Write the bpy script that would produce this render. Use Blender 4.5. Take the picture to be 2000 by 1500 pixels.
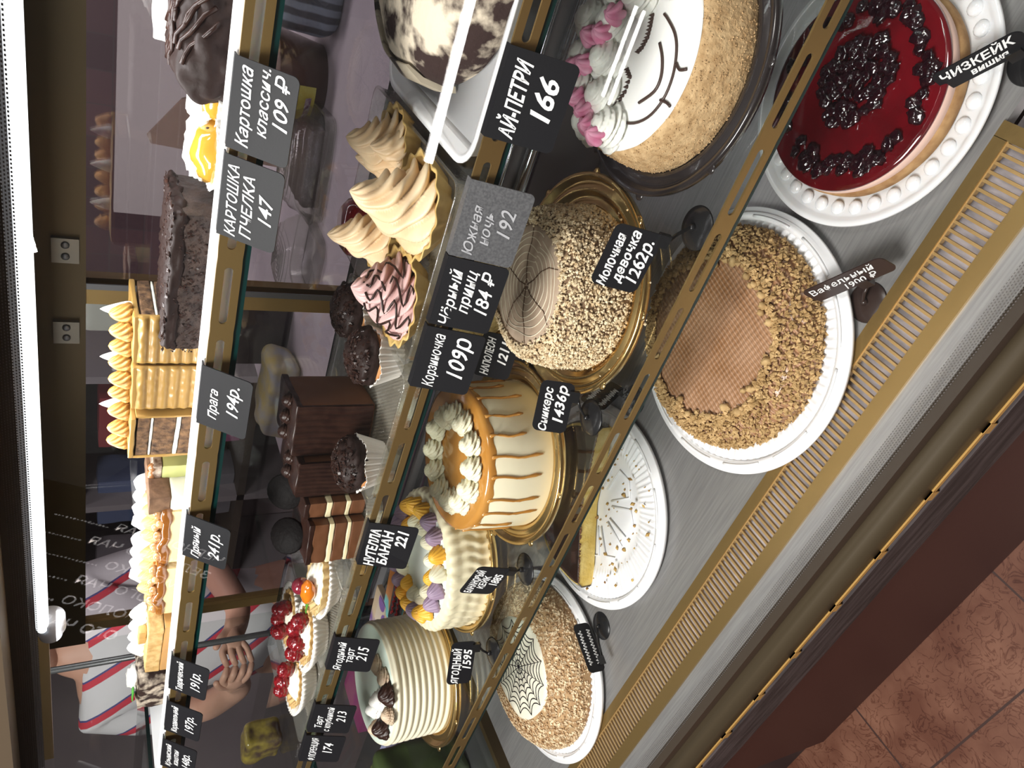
import bpy, math, random
from math import sin, cos, pi, radians as R_, sqrt, atan2
from mathutils import Vector, Matrix, noise as mnoise
random.seed(7)
scene = bpy.context.scene
C = scene.collection
for o in list(bpy.data.objects): bpy.data.objects.remove(o)

# ------------------------------------------------------------------ camera, world, lights, exposure
# metres; z = 0 is the steel deck of the display case, x runs along the case, y goes into the case; the shop floor is at z = FLOOR
FLOOR = -0.727
cam = bpy.data.cameras.new('camera'); camo = bpy.data.objects.new('camera', cam); C.objects.link(camo)
cam.sensor_width = 36; cam.sensor_fit = 'HORIZONTAL'; cam.lens = 26.28; cam.clip_start = 0.02
camo.matrix_world = Matrix(((0.305893, 0.787629, 0.534855, 0.000000), (-0.404061, 0.616080, -0.676151, 0.000000), (-0.862069, -0.009284, 0.506705, 0.670000), (0.000000, 0.000000, 0.000000, 1.000000)))
scene.camera = camo
scene.view_settings.view_transform = 'Standard'; scene.view_settings.look = 'None'
scene.view_settings.exposure = 0.3; scene.view_settings.gamma = 1.0; scene.view_settings.use_curve_mapping = False
W = bpy.data.worlds.new('world'); scene.world = W; W.use_nodes = True
W.node_tree.nodes['Background'].inputs[0].default_value = (1.0, .93, .88, 1)
W.node_tree.nodes['Background'].inputs[1].default_value = 0.11

def area(name, loc, rot, sx, sy, power, col=(1, 1, 1)):
    l = bpy.data.lights.new(name, 'AREA'); l.shape = 'RECTANGLE'; l.size = sx; l.size_y = sy; l.energy = power; l.color = col
    o = bpy.data.objects.new(name, l); C.objects.link(o); o.location = loc; o.rotation_euler = rot; return o
# ceiling lamps of the shop, in front of and above the case
area('shop_ceiling_light', (-0.9, -0.55, 1.9), (R_(20), R_(-10), 0), .9, .5, 64, (1, .97, .94))
area('shop_ceiling_light', (0.9, 0.1, 1.9), (R_(8), R_(22), 0), .4, .4, 12, (1, .95, .9))
area('staff_ceiling_light', (-0.4, 1.75, 1.9), (0, 0, 0), .9, .4, 11.5, (1, .95, .95))
# cold light bar of the case: the glowing tube itself is built below, this is the light it throws down onto the shelves
area('case_lamp_light', (-0.2, .655, .69), (R_(0), 0, 0), 1.5, .03, 3.6, (.97, .98, 1))

# ------------------------------------------------------------------ materials
_m = {}
def mat(name, col, rough=.5, metal=0., col2=None, scale=40., bump=0., bscale=None, detail=4., lo=.35, hi=.65, spec=.5, sss=0., emit=0., coat=0., trans=0., alpha=1., aniso=None, ior=1.45, tex='noise'):
    if name in _m: return _m[name]
    m = bpy.data.materials.new(name); m.use_nodes = True; nt = m.node_tree; N = nt.nodes; L = nt.links
    b = N['Principled BSDF']
    I = b.inputs
    I['Base Color'].default_value = (*col, 1); I['Roughness'].default_value = rough; I['Metallic'].default_value = metal
    I['Specular IOR Level'].default_value = spec; I['Coat Weight'].default_value = coat; I['Coat Roughness'].default_value = .05
    I['Transmission Weight'].default_value = trans; I['Alpha'].default_value = alpha; I['IOR'].default_value = ior
    if sss: I['Subsurface Weight'].default_value = sss; I['Subsurface Radius'].default_value = (1, .7, .5); I['Subsurface Scale'].default_value = .006
    if emit: I['Emission Color'].default_value = (*col, 1); I['Emission Strength'].default_value = emit
    tc = N.new('ShaderNodeTexCoord')
    mp = N.new('ShaderNodeMapping'); L.new(tc.outputs['Object'], mp.inputs[0])
    if aniso: mp.inputs['Scale'].default_value = aniso
    if col2 is not None:
        if tex == 'voronoi':
            n = N.new('ShaderNodeTexVoronoi'); n.inputs['Scale'].default_value = scale; out = n.outputs['Distance']
        elif tex == 'wave':
            n = N.new('ShaderNodeTexWave'); n.inputs['Scale'].default_value = scale; n.inputs['Distortion'].default_value = 2; n.inputs['Detail'].default_value = 3; out = n.outputs['Fac']
        else:
            n = N.new('ShaderNodeTexNoise'); n.inputs['Scale'].default_value = scale; n.inputs['Detail'].default_value = detail; out = n.outputs['Fac']
        L.new(mp.outputs[0], n.inputs['Vector'])
        r = N.new('ShaderNodeValToRGB'); r.color_ramp.elements[0].position = lo; r.color_ramp.elements[1].position = hi
        r.color_ramp.elements[0].color = (*col, 1); r.color_ramp.elements[1].color = (*col2, 1)
        L.new(out, r.inputs[0]); L.new(r.outputs[0], I['Base Color'])
    if bump:
        n2 = N.new('ShaderNodeTexNoise'); n2.inputs['Scale'].default_value = bscale or scale; n2.inputs['Detail'].default_value = 5
        L.new(mp.outputs[0], n2.inputs['Vector'])
        bp = N.new('ShaderNodeBump'); bp.inputs['Strength'].default_value = min(1, bump); bp.inputs['Distance'].default_value = .002
        L.new(n2.outputs['Fac'], bp.inputs['Height']); L.new(bp.outputs[0], I['Normal'])
    _m[name] = m; return m

def glass(name, tint=(.97, .98, .98), refl=1.0, rough=.01, haze=0., hcol=(.9, .9, .9), hscale=30, bumpy=0.):
    if name in _m: return _m[name]
    m = bpy.data.materials.new(name); m.use_nodes = True; nt = m.node_tree; N = nt.nodes; L = nt.links; N.clear()
    out = N.new('ShaderNodeOutputMaterial'); t = N.new('ShaderNodeBsdfTransparent'); t.inputs[0].default_value = (*tint, 1)
    g = N.new('ShaderNodeBsdfGlossy'); g.inputs['Roughness'].default_value = rough
    f = N.new('ShaderNodeLayerWeight'); f.inputs[0].default_value = .5
    pw = N.new('ShaderNodeMath'); pw.operation = 'POWER'; pw.inputs[1].default_value = 5; L.new(f.outputs['Facing'], pw.inputs[0])
    mu = N.new('ShaderNodeMath'); mu.operation = 'MULTIPLY_ADD'; mu.inputs[1].default_value = .9; mu.inputs[2].default_value = .045 * refl; mu.use_clamp = True; L.new(pw.outputs[0], mu.inputs[0])
    mx = N.new('ShaderNodeMixShader'); L.new(mu.outputs[0], mx.inputs[0]); L.new(g.outputs[0], mx.inputs[2])
    src = t.outputs[0]
    if haze:
        d = N.new('ShaderNodeBsdfDiffuse'); d.inputs[0].default_value = (*hcol, 1); tr = N.new('ShaderNodeBsdfTranslucent'); tr.inputs[0].default_value = (*hcol, 1)
        dm = N.new('ShaderNodeMixShader'); dm.inputs[0].default_value = .5; L.new(d.outputs[0], dm.inputs[1]); L.new(tr.outputs[0], dm.inputs[2])
        hm = N.new('ShaderNodeMixShader'); hm.inputs[0].default_value = haze; L.new(t.outputs[0], hm.inputs[1]); L.new(dm.outputs[0], hm.inputs[2]); src = hm.outputs[0]
    if bumpy:
        tc = N.new('ShaderNodeTexCoord'); n2 = N.new('ShaderNodeTexNoise'); n2.inputs['Scale'].default_value = hscale; L.new(tc.outputs['Object'], n2.inputs['Vector'])
        bp = N.new('ShaderNodeBump'); bp.inputs['Strength'].default_value = bumpy; bp.inputs['Distance'].default_value = .002; L.new(n2.outputs[0], bp.inputs['Height']); L.new(bp.outputs[0], g.inputs['Normal'])
    L.new(src, mx.inputs[1]); L.new(mx.outputs[0], out.inputs[0]); _m[name] = m; return m

GOLD_RAIL = mat('olive_gold_metal', (.30, .20, .075), .38, .75, bump=.05, bscale=300)
GRILLE = mat('brass_grille', (.42, .27, .11), .4, .4)
OLIVE = mat('bronze_frame', (.075, .052, .022), .42, .6)
STEEL = mat('brushed_steel', (.29, .285, .285), .40, .6, col2=(.36, .355, .35), scale=14, aniso=(1, 30, 1), bump=.05, bscale=200)
DARKST = mat('dark_steel', (.16, .16, .165), .4, .8)
WHITEP = mat('white_plastic', (.82, .82, .83), .28, sss=.1)
BLACKP = mat('black_plastic', (.012, .012, .013), .22)
CARD = mat('chalkboard_card', (.010, .010, .012), .5, spec=.22, bump=.05, bscale=500)
CARDG = mat('glare_greyed_card', (.075, .075, .08), .35, col2=(.12, .12, .125), scale=500)  # glare on a black card, painted as a grey base colour
CHALK = mat('chalk_ink', (.86, .86, .86), .7)
CHALKD = mat('faint_chalk_ink', (.42, .42, .44), .7)
BOARDG = mat('gold_cake_board', (.62, .43, .17), .2, .95, bump=.04, bscale=30)
BOARDB = mat('black_cake_board', (.022, .018, .018), .18, 0, coat=.5, bump=.05, bscale=60)
PAPER = mat('baking_paper', (.80, .76, .70), .6, sss=.1)
TART = mat('tart_crust', (.60, .36, .13), .6, col2=(.72, .50, .22), scale=60, bump=.4, bscale=150)
CHOC = mat('dark_chocolate', (.020, .008, .006), .34, spec=.35, col2=(.035, .015, .010), scale=80, bump=.15, bscale=160)
CHOCM = mat('matte_chocolate_cream', (.022, .012, .010), .55, spec=.2, bump=.35, bscale=130)
CREAM = mat('cream_white', (.86, .82, .70), .45, sss=.15)
WHITEC = mat('whipped_cream', (.88, .87, .82), .42, sss=.15)
BERRY = mat('raspberry_red', (.12, .004, .008), .16, col2=(.25, .010, .014), scale=200, bump=.3, bscale=260, coat=.5)
GLASS_F = glass('front_glass', (.955, .965, .96), 1.0)
GLASS_S = glass('shelf_glass', (.93, .955, .945), 1.0)
GLASS_B = glass('back_door_glass', (.80, .78, .80), 1.6)
EDGE = mat('teal_glass_edge', (.003, .026, .024), .2, spec=.5)
CLEARP = glass('clear_plastic', (.96, .965, .955), 1.3, .06, .10, (.9, .88, .80), 300, .25)

# ------------------------------------------------------------------ mesh helpers
class MB:
    def __init__(s): s.v = []; s.f = []; s.sm = []
    def add(s, v, f, sm=True):
        n = len(s.v); s.v += [tuple(p) for p in v]; s.f += [tuple(i + n for i in q) for q in f]; s.sm += [sm] * len(f); return s
    def grid(s, fn, nu, nv, cu=False, cv=False, sm=True):
        v = [fn(i / (nu if cu else nu - 1), j / (nv if cv else nv - 1)) for i in range(nu) for j in range(nv)]
        f = []
        for i in range(nu if cu else nu - 1):
            for j in range(nv if cv else nv - 1):
                a = i * nv + j; b = ((i + 1) % nu) * nv + j; c = ((i + 1) % nu) * nv + (j + 1) % nv; d = i * nv + (j + 1) % nv
                f.append((a, b, c, d))
        return s.add(v, f, sm)
    def box(s, x0, x1, y0, y1, z0, z1):
        v = [(x, y, z) for x in (x0, x1) for y in (y0, y1) for z in (z0, z1)]
        return s.add(v, [(0, 1, 3, 2), (4, 6, 7, 5), (0, 4, 5, 1), (2, 3, 7, 6), (0, 2, 6, 4), (1, 5, 7, 3)], False)
    def lathe(s, prof, n=72, rf=None, c=(0, 0, 0), a0=0, a1=2 * pi, cap=True):
        closed = abs(a1 - a0 - 2 * pi) < 1e-6; k = n if closed else n + 1; v = []
        for i in range(k):
            a = a0 + (a1 - a0) * i / n
            for r, z in prof:
                rr, zz = (rf(a, r, z) if rf else (r, z)); v.append((c[0] + rr * cos(a), c[1] + rr * sin(a), c[2] + zz))
        m = len(prof); f = []
        for i in range(n):
            for j in range(m - 1):
                a = i * m + j; b = ((i + 1) % k) * m + j
                f.append((a, b, b + 1, a + 1))
        s.add(v, f)
        if not closed and cap:
            s.add(v[:m], [tuple(range(m))], False); s.add(v[-m:], [tuple(range(m))[::-1]], False)
        return s
    def tube(s, pts, r, n=6, flat=1.):
        P = [Vector(p) for p in pts]; rr = r if isinstance(r, (list, tuple)) else [r] * len(P); v = []
        for i, p in enumerate(P):
            t = (P[min(i + 1, len(P) - 1)] - P[max(i - 1, 0)]).normalized()
            u = t.cross(Vector((0, 0, 1))); u = u.normalized() if u.length > 1e-3 else Vector((1, 0, 0)); w = u.cross(t)
            for k in range(n):
                a = 2 * pi * k / n; v.append(p + u * cos(a) * rr[i] + w * sin(a) * rr[i] * flat)
        f = [(i * n + k, i * n + (k + 1) % n, (i + 1) * n + (k + 1) % n, (i + 1) * n + k) for i in range(len(P) - 1) for k in range(n)]
        f += [tuple(range(n))[::-1], tuple((len(P) - 1) * n + k for k in range(n))]
        return s.add(v, f)
    def blob(s, c, r, amp=.15, sc=1., n=12, m=8, seed=0):
        rx, ry, rz = r if isinstance(r, (list, tuple)) else (r, r, r)
        def fn(u, w):
            a = 2 * pi * u; b = pi * w; d = Vector((cos(a) * sin(b), sin(a) * sin(b), cos(b)))
            k = 1 + amp * mnoise.noise(d * sc + Vector((seed, 0, 0)))
            return (c[0] + d.x * rx * k, c[1] + d.y * ry * k, c[2] + d.z * rz * k)
        return s.grid(fn, n, m, cu=True)
    def rbox(s, h, r, n=10, amp=0., sc=40., c=(0, 0, 0), seed=0.):
        hx, hy, hz = h
        for ax in range(3):
            for sg in (-1, 1):
                def fn(u, w):
                    q = [0, 0, 0]; q[ax] = sg; q[(ax + 1) % 3] = (2 * u - 1) * sg; q[(ax + 2) % 3] = 2 * w - 1
                    p = Vector((q[0] * hx, q[1] * hy, q[2] * hz)); k = Vector([max(-H + r, min(H - r, x)) for H, x in zip((hx, hy, hz), p)])
                    d = p - k; d = d.normalized() if d.length else d; p = k + d * r
                    if amp: p = p + d * amp * mnoise.noise(p * sc + Vector((seed, seed, 0)))
                    return (p.x + c[0], p.y + c[1], p.z + c[2])
                s.grid(fn, n, n)
        return s
    def crumb(s, p, r):
        ax = [random.uniform(.6, 1.3) * r for _ in range(3)]; a = random.uniform(0, pi); ca, sa = cos(a), sin(a); t = random.uniform(-.8, .8)
        v = []
        for d in ((1, 0, 0), (-1, 0, 0), (0, 1, 0), (0, -1, 0), (0, 0, 1), (0, 0, -1)):
            x, y, z = d[0] * ax[0], d[1] * ax[1], d[2] * ax[2]; x, z = x * cos(t) - z * sin(t), x * sin(t) + z * cos(t)
            v.append((p[0] + x * ca - y * sa, p[1] + x * sa + y * ca, p[2] + z))
        return s.add(v, [(0, 2, 4), (2, 1, 4), (1, 3, 4), (3, 0, 4), (2, 0, 5), (1, 2, 5), (3, 1, 5), (0, 3, 5)], False)
    def swirl(s, c, r, h, lobes=8, depth=.28, twist=.5, pw=.9, n=64, m=18, base=.85, lean=0, wav=0):
        def fn(u, t):
            a = 2 * pi * u
            R0 = r * (base + (1 - base) * sin(min(1, t / .22) * pi / 2)) * max(0, (1 - t)) ** pw
            if wav: R0 *= 1 + wav * sin(t * pi * 5)
            k = 1 - depth * (1 - abs(cos(lobes * .5 * (a + twist * t * 2 * pi / 2)))) * (1 - t * .3)
            return (c[0] + R0 * k * cos(a) + lean * t * t * r, c[1] + R0 * k * sin(a), c[2] + h * t)
        return s.grid(fn, n, m, cu=True)
    def build(s, name, m, parent=None, M=None, loc=None, data_only=False):
        me = bpy.data.meshes.new(name)
        v = s.v if M is None else [tuple(M @ Vector(p)) for p in s.v]
        me.from_pydata(v, [], s.f); me.polygons.foreach_set('use_smooth', s.sm); me.materials.append(m); me.validate(); me.update()
        o = bpy.data.objects.new(name, me); C.objects.link(o)
        if parent is not None: o.parent = parent
        if loc is not None: o.location = loc
        return o

def thing(name, label, cat, loc=(0, 0, 0), rz=0, group=None):
    o = bpy.data.objects.new(name, None); C.objects.link(o); o.location = loc; o.rotation_euler = (0, 0, rz); o.empty_display_size = .02
    o['label'] = label; o['category'] = cat
    if group: o['group'] = group
    return o
def tag(o, label, cat, group=None, kind=None):
    o['label'] = label; o['category'] = cat
    if group: o['group'] = group
    if kind: o['kind'] = kind
    return o
def struct(o): o['kind'] = 'structure'; return o
def stuff(o): o['kind'] = 'stuff'; return o
def dup(o, parent, loc=None, rot=None, scale=None, m=None):
    c = o.copy(); C.objects.link(c); c.parent = parent
    if loc is not None: c.location = loc
    if rot is not None: c.rotation_euler = rot
    if scale is not None: c.scale = scale
    if m is not None: c.data = c.data.copy(); c.data.materials[0] = m
    return c
def arc(cx, cy, r, a0, a1, n, z): return [(cx + r * cos(a0 + (a1 - a0) * i / n), cy + r * sin(a0 + (a1 - a0) * i / n), z) for i in range(n + 1)]

# ------------------------------------------------------------------ the room and the case structure
XL, XR = -1.27, .62         # left end of the case, and its right end beyond the frame
def wood(name, c1, c2, sc=20): return mat(name, c1, .6, col2=c2, scale=sc, aniso=(1, 14, 14), detail=8, bump=.15, bscale=40)
# floor: large marbled red-brown tiles with thin dark grout
def tile_mat():
    m = mat('marbled_red_floor_tile', (.115, .042, .024), .45, col2=(.215, .10, .062), scale=9, detail=10, bump=.08, bscale=30); nt = m.node_tree; N = nt.nodes; L = nt.links
    b = N['Principled BSDF']; src = b.inputs['Base Color'].links[0].from_socket
    tc = N.new('ShaderNodeTexCoord'); 
    v = N.new('ShaderNodeTexNoise'); v.inputs['Scale'].default_value = 22; v.inputs['Detail'].default_value = 6; v.inputs['Distortion'].default_value = 2.2; L.new(tc.outputs['Object'], v.inputs['Vector'])
    rr = N.new('ShaderNodeValToRGB'); e = rr.color_ramp.elements; e[0].position = .47; e[1].position = .53; e[0].color = (1, 1, 1, 1); e[1].color = (1, 1, 1, 1); k = e.new(.5); k.color = (.52, .38, .33, 1); L.new(v.outputs[0], rr.inputs[0])
    mx = N.new('ShaderNodeMixRGB'); mx.blend_type = 'MULTIPLY'; mx.inputs[0].default_value = 1; L.new(src, mx.inputs[1]); L.new(rr.outputs[0], mx.inputs[2])
    br = N.new('ShaderNodeTexBrick'); br.offset = 0; br.inputs['Scale'].default_value = 1; br.inputs['Brick Width'].default_value = .437; br.inputs['Row Height'].default_value = .437; br.inputs['Mortar Size'].default_value = .0022
    mp = N.new('ShaderNodeMapping'); mp.inputs['Location'].default_value = (.707 + .437 * 10, -.188 + .437 * 20, 0); L.new(tc.outputs['Object'], mp.inputs[0]); L.new(mp.outputs[0], br.inputs['Vector'])
    m2 = N.new('ShaderNodeMixRGB'); m2.inputs[2].default_value = (.05, .025, .02, 1); L.new(br.outputs['Fac'], m2.inputs[0]); L.new(mx.outputs[0], m2.inputs[1]); L.new(m2.outputs[0], b.inputs['Base Color'])
    return m
struct(MB().box(-5, 3, -2.5, 4, FLOOR - .05, FLOOR).build('floor', tile_mat()))
MAUVE = mat('mauve_wall_paint', (.23, .19, .205), .8, col2=(.27, .225, .235), scale=3)
struct(MB().box(-5, 3, 2.75, 2.85, FLOOR, 2.6).build('wall_back', MAUVE))
struct(MB().box(-4.1, -4, -2.5, 2.75, FLOOR, 2.6).build('wall_left', MAUVE))

# body of the counter
case = thing('display_case', 'long refrigerated cake display case with bronze frame, dark red front panel and glass front', 'display case', (0, .3, FLOOR))
cl = lambda: Matrix.Translation((0, -.3, -FLOOR))
MB().box(XL, XR, .345, .365, FLOOR + .002, -.10).build('front_panel', mat('dark_red_laminate', (.050, .017, .014), .5, col2=(.057, .020, .016), scale=200), case, cl())
MB().box(XL, XR, .262, .345, -.125, -.066).build('wood_strip', wood('dark_wenge_wood', (.018, .013, .013), (.055, .042, .042), 14), case, cl())
MB().box(XL, XR, .268, .345, -.066, -.050).build('shadow_gap', mat('black_joint', (.006, .005, .005), .7), case, cl())
# gold trim with small bayonet lugs
g = MB().box(XL, XR, .2625, .268, -.0585, -.0535)
x = XL + .03
while x < XR: g.box(x, x + .012, .262, .268, -.0635, -.0535); x += .088
g.build('gold_trim', mat('bright_gold_trim', (.55, .33, .10), .4, .5), case, cl())
# bronze lower profile that holds the glass: curved stepped strip
def extr(prof, name, m, x0=XL, x1=XR, parent=case, th=.003, M=None, sm=False):
    b = MB(); n = len(prof); b.add([(x, y, z) for x in (x0, x1) for y, z in prof], [(i, i + 1, n + i + 1, n + i) for i in range(n - 1)], sm)
    o = b.build(name, m, parent, cl() if M is None else M); md = o.modifiers.new('solid', 'SOLIDIFY'); md.thickness = th; md.offset = -1; return o
extr([(.2855, -.004), (.283, -.012), (.279, -.026), (.2735, -.0275), (.2665, -.040), (.264, -.0525), (.268, -.0535)], 'lower_frame', mat('matte_bronze', (.050, .036, .018), .6, .2), sm=True)
# steel deck, front sill
MB().box(XL, XR, .388, .90, -.012, 0).box(XL, XR, .293, .323, -.012, 0).build('steel_deck', STEEL, case, cl())
MB().box(XL, XR, .280, .293, -.014, -.0005).build('glass_seal', mat('dark_brown_seal', (.035, .026, .018), .35), case, cl())
MB().box(XL, XR, .345, .388, -.022, -.018).box(XL, XR, .323, .345, -.046, -.042).build('air_duct_floor', mat('pale_duct_metal', (.62, .56, .58), .5, .1, col2=(.30, .27, .28), scale=90, aniso=(1, .35, 1)), case, cl())
b = MB().box(XL, -.047, .376, .3885, -.002, .003).box(XL, -.047, .3225, .339, -.002, .003).box(-.0475, -.034, .3225, .3885, -.002, .003)
b.build('grille_frame', GOLD_RAIL, case, cl())
b = MB(); x = XL + .01
while x < -.05: b.box(x, x + .0027, .338, .378, -.002, .0012); x += .0078
b.box(XL, -.047, .3745, .3765, -.004, .0015)
b.build('air_grille', GRILLE, case, cl())
# back frame: upper track, sliding door stiles
MB().box(XL, XR, .895, .93, .655, .735).build('upper_track', OLIVE, case, cl())
MB().box(XL, XR, .90, .93, -.012, .05).build('lower_track', OLIVE, case, cl())
MB().box(XL, XR, .893, .897, 0, .155).build('back_panel', mat('pale_back_liner', (.30, .28, .29), .3, .2), case, cl())
MB().tube([(XL, .885, .118), (XR, .885, .118)], .011, 16).tube([(XL, .888, .150), (XR, .888, .150)], .003, 8).build('chrome_rail', mat('chrome', (.62, .66, .70), .12, 1), case, cl())
MB().box(XL, XR, .56, .93, .735, .75).box(XL, XR, .60, .93, .750, .79).build('case_top', mat('bronze_top_panel', (.10, .072, .045), .5, .3), case, cl())
MB().box(XL, XR, .69, .78, .712, .735).build('lamp_housing', mat('grey_lamp_housing', (.30, .30, .31), .35, .7), case, cl())
MB().box(XL, XR, .70, .712, .700, .716).build('gold_lamp_strip', mat('brass_strip', (.55, .42, .2), .3, .6), case, cl())
def door(name, x0, x1, y):
    d = thing(name, {'sliding_door_right': 'rear glass sliding door on the right with narrow bronze stile', 'sliding_door_left': 'rear glass sliding door on the left, behind the other'}[name], 'sliding door', ((x0 + x1) / 2, y, .05))
    d.name = 'sliding_door'; M = Matrix.Translation((-(x0 + x1) / 2, -y, -.05))
    MB().box(x0 + .02, x1 - .02, y, y + .004, .052, .655).build('glass_pane', GLASS_B, d, M)
    MB().box(x0, x0 + .022, y - .006, y + .010, .052, .655).box(x1 - .022, x1, y - .006, y + .010, .052, .655).build('stile', GOLD_RAIL, d, M)
    return d
door('sliding_door_right', -.578, .30, .906); door('sliding_door_left', XL + .01, -.548, .919)
MB().box(-.556, -.548, .898, .90, .052, .655).build('seal_strip', DARKST, case, cl())
# screwed hinge plates on the upper track
for x in (-.50, -.615):
    h = MB().box(x - .016, x + .016, .889, .895, .662, .690).build('bracket_plate', mat('nickel_plate', (.16, .14, .11), .3, .8), case, cl())
    sc_ = MB()
    for dx in (-.008, .008): sc_.lathe([(0, .003), (.0035, .002), (.0042, 0)], 14, c=(0, 0, 0))
    o = MB().blob((x - .007, .888, .676), (.0045, .002, .0045), 0).blob((x + .008, .888, .676), (.0045, .002, .0045), 0).build('screw', DARKST, h, cl())

# front glass: curved pane, ends sloping back to the top
# the pane follows one long circular arc
GO, GR, GA0, GA1 = (-2.33744, 1.61483), 3.08459, 5.728403, 5.993934
gp = [(GO[0] + GR * cos(GA0 + (GA1 - GA0) * i / 96), GO[1] + GR * sin(GA0 + (GA1 - GA0) * i / 96)) for i in range(97)]
front = MB(); n = len(gp)
front.add([(x, y, z) for x in (XL, XR) for y, z in gp], [(i, i + 1, n + i + 1, n + i) for i in range(n - 1)])
struct(front.build('window_1', GLASS_F))
# dotted ceramic print along the bottom and top edge of the pane
dots = MB()
def gpt(s):  # arc length along the profile
    L_ = 0
    for a, b_ in zip(gp, gp[1:]):
        d = sqrt((a[0] - b_[0]) ** 2 + (a[1] - b_[1]) ** 2)
        if L_ + d >= s: t = (s - L_) / d; return (a[0] + (b_[0] - a[0]) * t, a[1] + (b_[1] - a[1]) * t)
        L_ += d
    return gp[-1]
tot = sum(sqrt((a[0] - b_[0]) ** 2 + (a[1] - b_[1]) ** 2) for a, b_ in zip(gp, gp[1:]))
for s0, s1, x0, x1 in ((.002, .030, -1.1, .1), (tot - .030, tot - .008, -1.2, -.1)):
    r_ = 0; s_ = s0
    while s_ < s1:
        y, z = gpt(s_); y2, z2 = gpt(s_ + .0013 * (1 - .5 * (s_ - s0) / (s1 - s0))); x = x0 + (r_ % 2) * .0016
        while x < x1:
            dots.add([(x, y - .0006, z), (x + .0017, y - .0006, z), (x + .0017, y2 - .0006, z2), (x, y2 - .0006, z2)], [(0, 1, 2, 3)], False); x += .0032
        s_ += .0024; r_ += 1
stuff(tag(dots.build('printed_dots', mat('grey_dot_print', (.10, .09, .085), .5)), 'fine grey dot pattern printed along the edges of the front glass', 'dot pattern'))
# left end pane
le = MB(); prof = gp + [(.90, .735), (.90, -.010)]
le.add([(XL, y, z) for y, z in prof] + [(XL - .005, y, z) for y, z in prof], [tuple(range(len(prof)))[::-1], tuple(range(len(prof), 2 * len(prof)))] + [(i, (i + 1) % len(prof), (i + 1) % len(prof) + len(prof), i + len(prof)) for i in range(len(prof))], False)
struct(le.build('window_2', GLASS_S))
MB().box(XL, XL + .012, .40, .90, 0, .02).build('end_rail', OLIVE, case, cl())

# ------------------------------------------------------------------ shelves: glass sheet + slotted rail
def slotted(x0, x1, h, per, sl, sh, th=.002):
    b = MB(); x = x0
    while x < x1 - 1e-4:
        cx = x + per / 2; cz = h / 2; K = 28; inn = []; out = []
        for k in range(K):
            a = 2 * pi * k / K + .001; dx, dz = cos(a), sin(a)
            sx = sl / 2 - sh / 2; inn.append((cx + (sx if dx > 0 else -sx) + dx * sh / 2, cz + dz * sh / 2))
            px = inn[-1][0] - cx; q = [cx + px, 0 if dz < 0 else h]
            if abs(dz) < .45: q = [cx + (per / 2 if dx > 0 else -per / 2), cz + (h / 2) * (dz / .45)]
            out.append(tuple(q))
        v = [(X, y, Z) for y in (0, th) for X, Z in inn + out]; f = []
        for k in range(K):
            k2 = (k + 1) % K
            f += [(k, K + k, K + k2, k2), (2 * K + k, 2 * K + k2, 3 * K + k2, 3 * K + k), (k, k2, 2 * K + k2, 2 * K + k), (K + k, 3 * K + k, 3 * K + k2, K + k2)]
        b.add(v, f, False); x += per
    return b
ZT, ZM, ZL = .543, .370, .180
def shelf(label, y0, y1, z, x0=-1.235, x1=.50, per=.0755, sl=.058, x_rail=None):
    s = thing('glass_shelf', label, 'shelf', (0, y0, z))
    MB().box(x0, x1, 0.003, y1 - y0, -.006, 0).build('glass_sheet', GLASS_S, s)
    MB().box(x0, x1, .0015, .003, -.006, 0).build('glass_edge', EDGE, s)
    xs = x0 if x_rail is None else x_rail
    nper = int((x1 - xs) / per)
    slotted(xs, xs + nper * per, .021, per, sl, .0075).build('slotted_rail', GOLD_RAIL, s, Matrix.Translation((0, -.0008, 0)))
    return s
shelf('upper glass shelf with slotted bronze rail, carrying the white tray of cake slices', .592, .80, ZT)
shelf('middle glass shelf with slotted bronze rail under the plastic trays', .524, .805, ZM)
shelf('lower glass shelf with slotted bronze rail, holding whole cakes on gold boards', .441, .80, ZL)
MB().box(-1.235, .5, .803, .806, ZM - .006 , ZM).build('glass_edge', EDGE, case, cl())

MB().box(XL, XR, .630, .634, .7155, .76).build('added_glow_mask', mat('dark_glow_mask', (.035, .028, .02), .6), case, cl())  # added dark strip that hides the tube's glow on the case top
# LED tube
tb = thing('lamp_tube', 'long glowing white lamp tube under the case top', 'lamp', (-.15, .655, .706))
MB().grid(lambda u, w: (-.73 + 1.46 * w, .011 * cos(2 * pi * u), .0068 * sin(2 * pi * u) - .002), 20, 2, cu=True).build('diffuser', mat('led_diffuser', (.93, .97, 1), .4, emit=1.25), tb)
MB().lathe([(0, -.002), (.016, -.002), (.0165, .02), (.0125, .023), (.0125, .034), (0, .034)], 28).build('end_cap', mat('pale_cap_plastic', (.55, .57, .62), .4), tb, Matrix.Translation((-.727, .008, -.010)) @ Matrix.Rotation(-pi / 2, 4, 'Y'))

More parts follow.
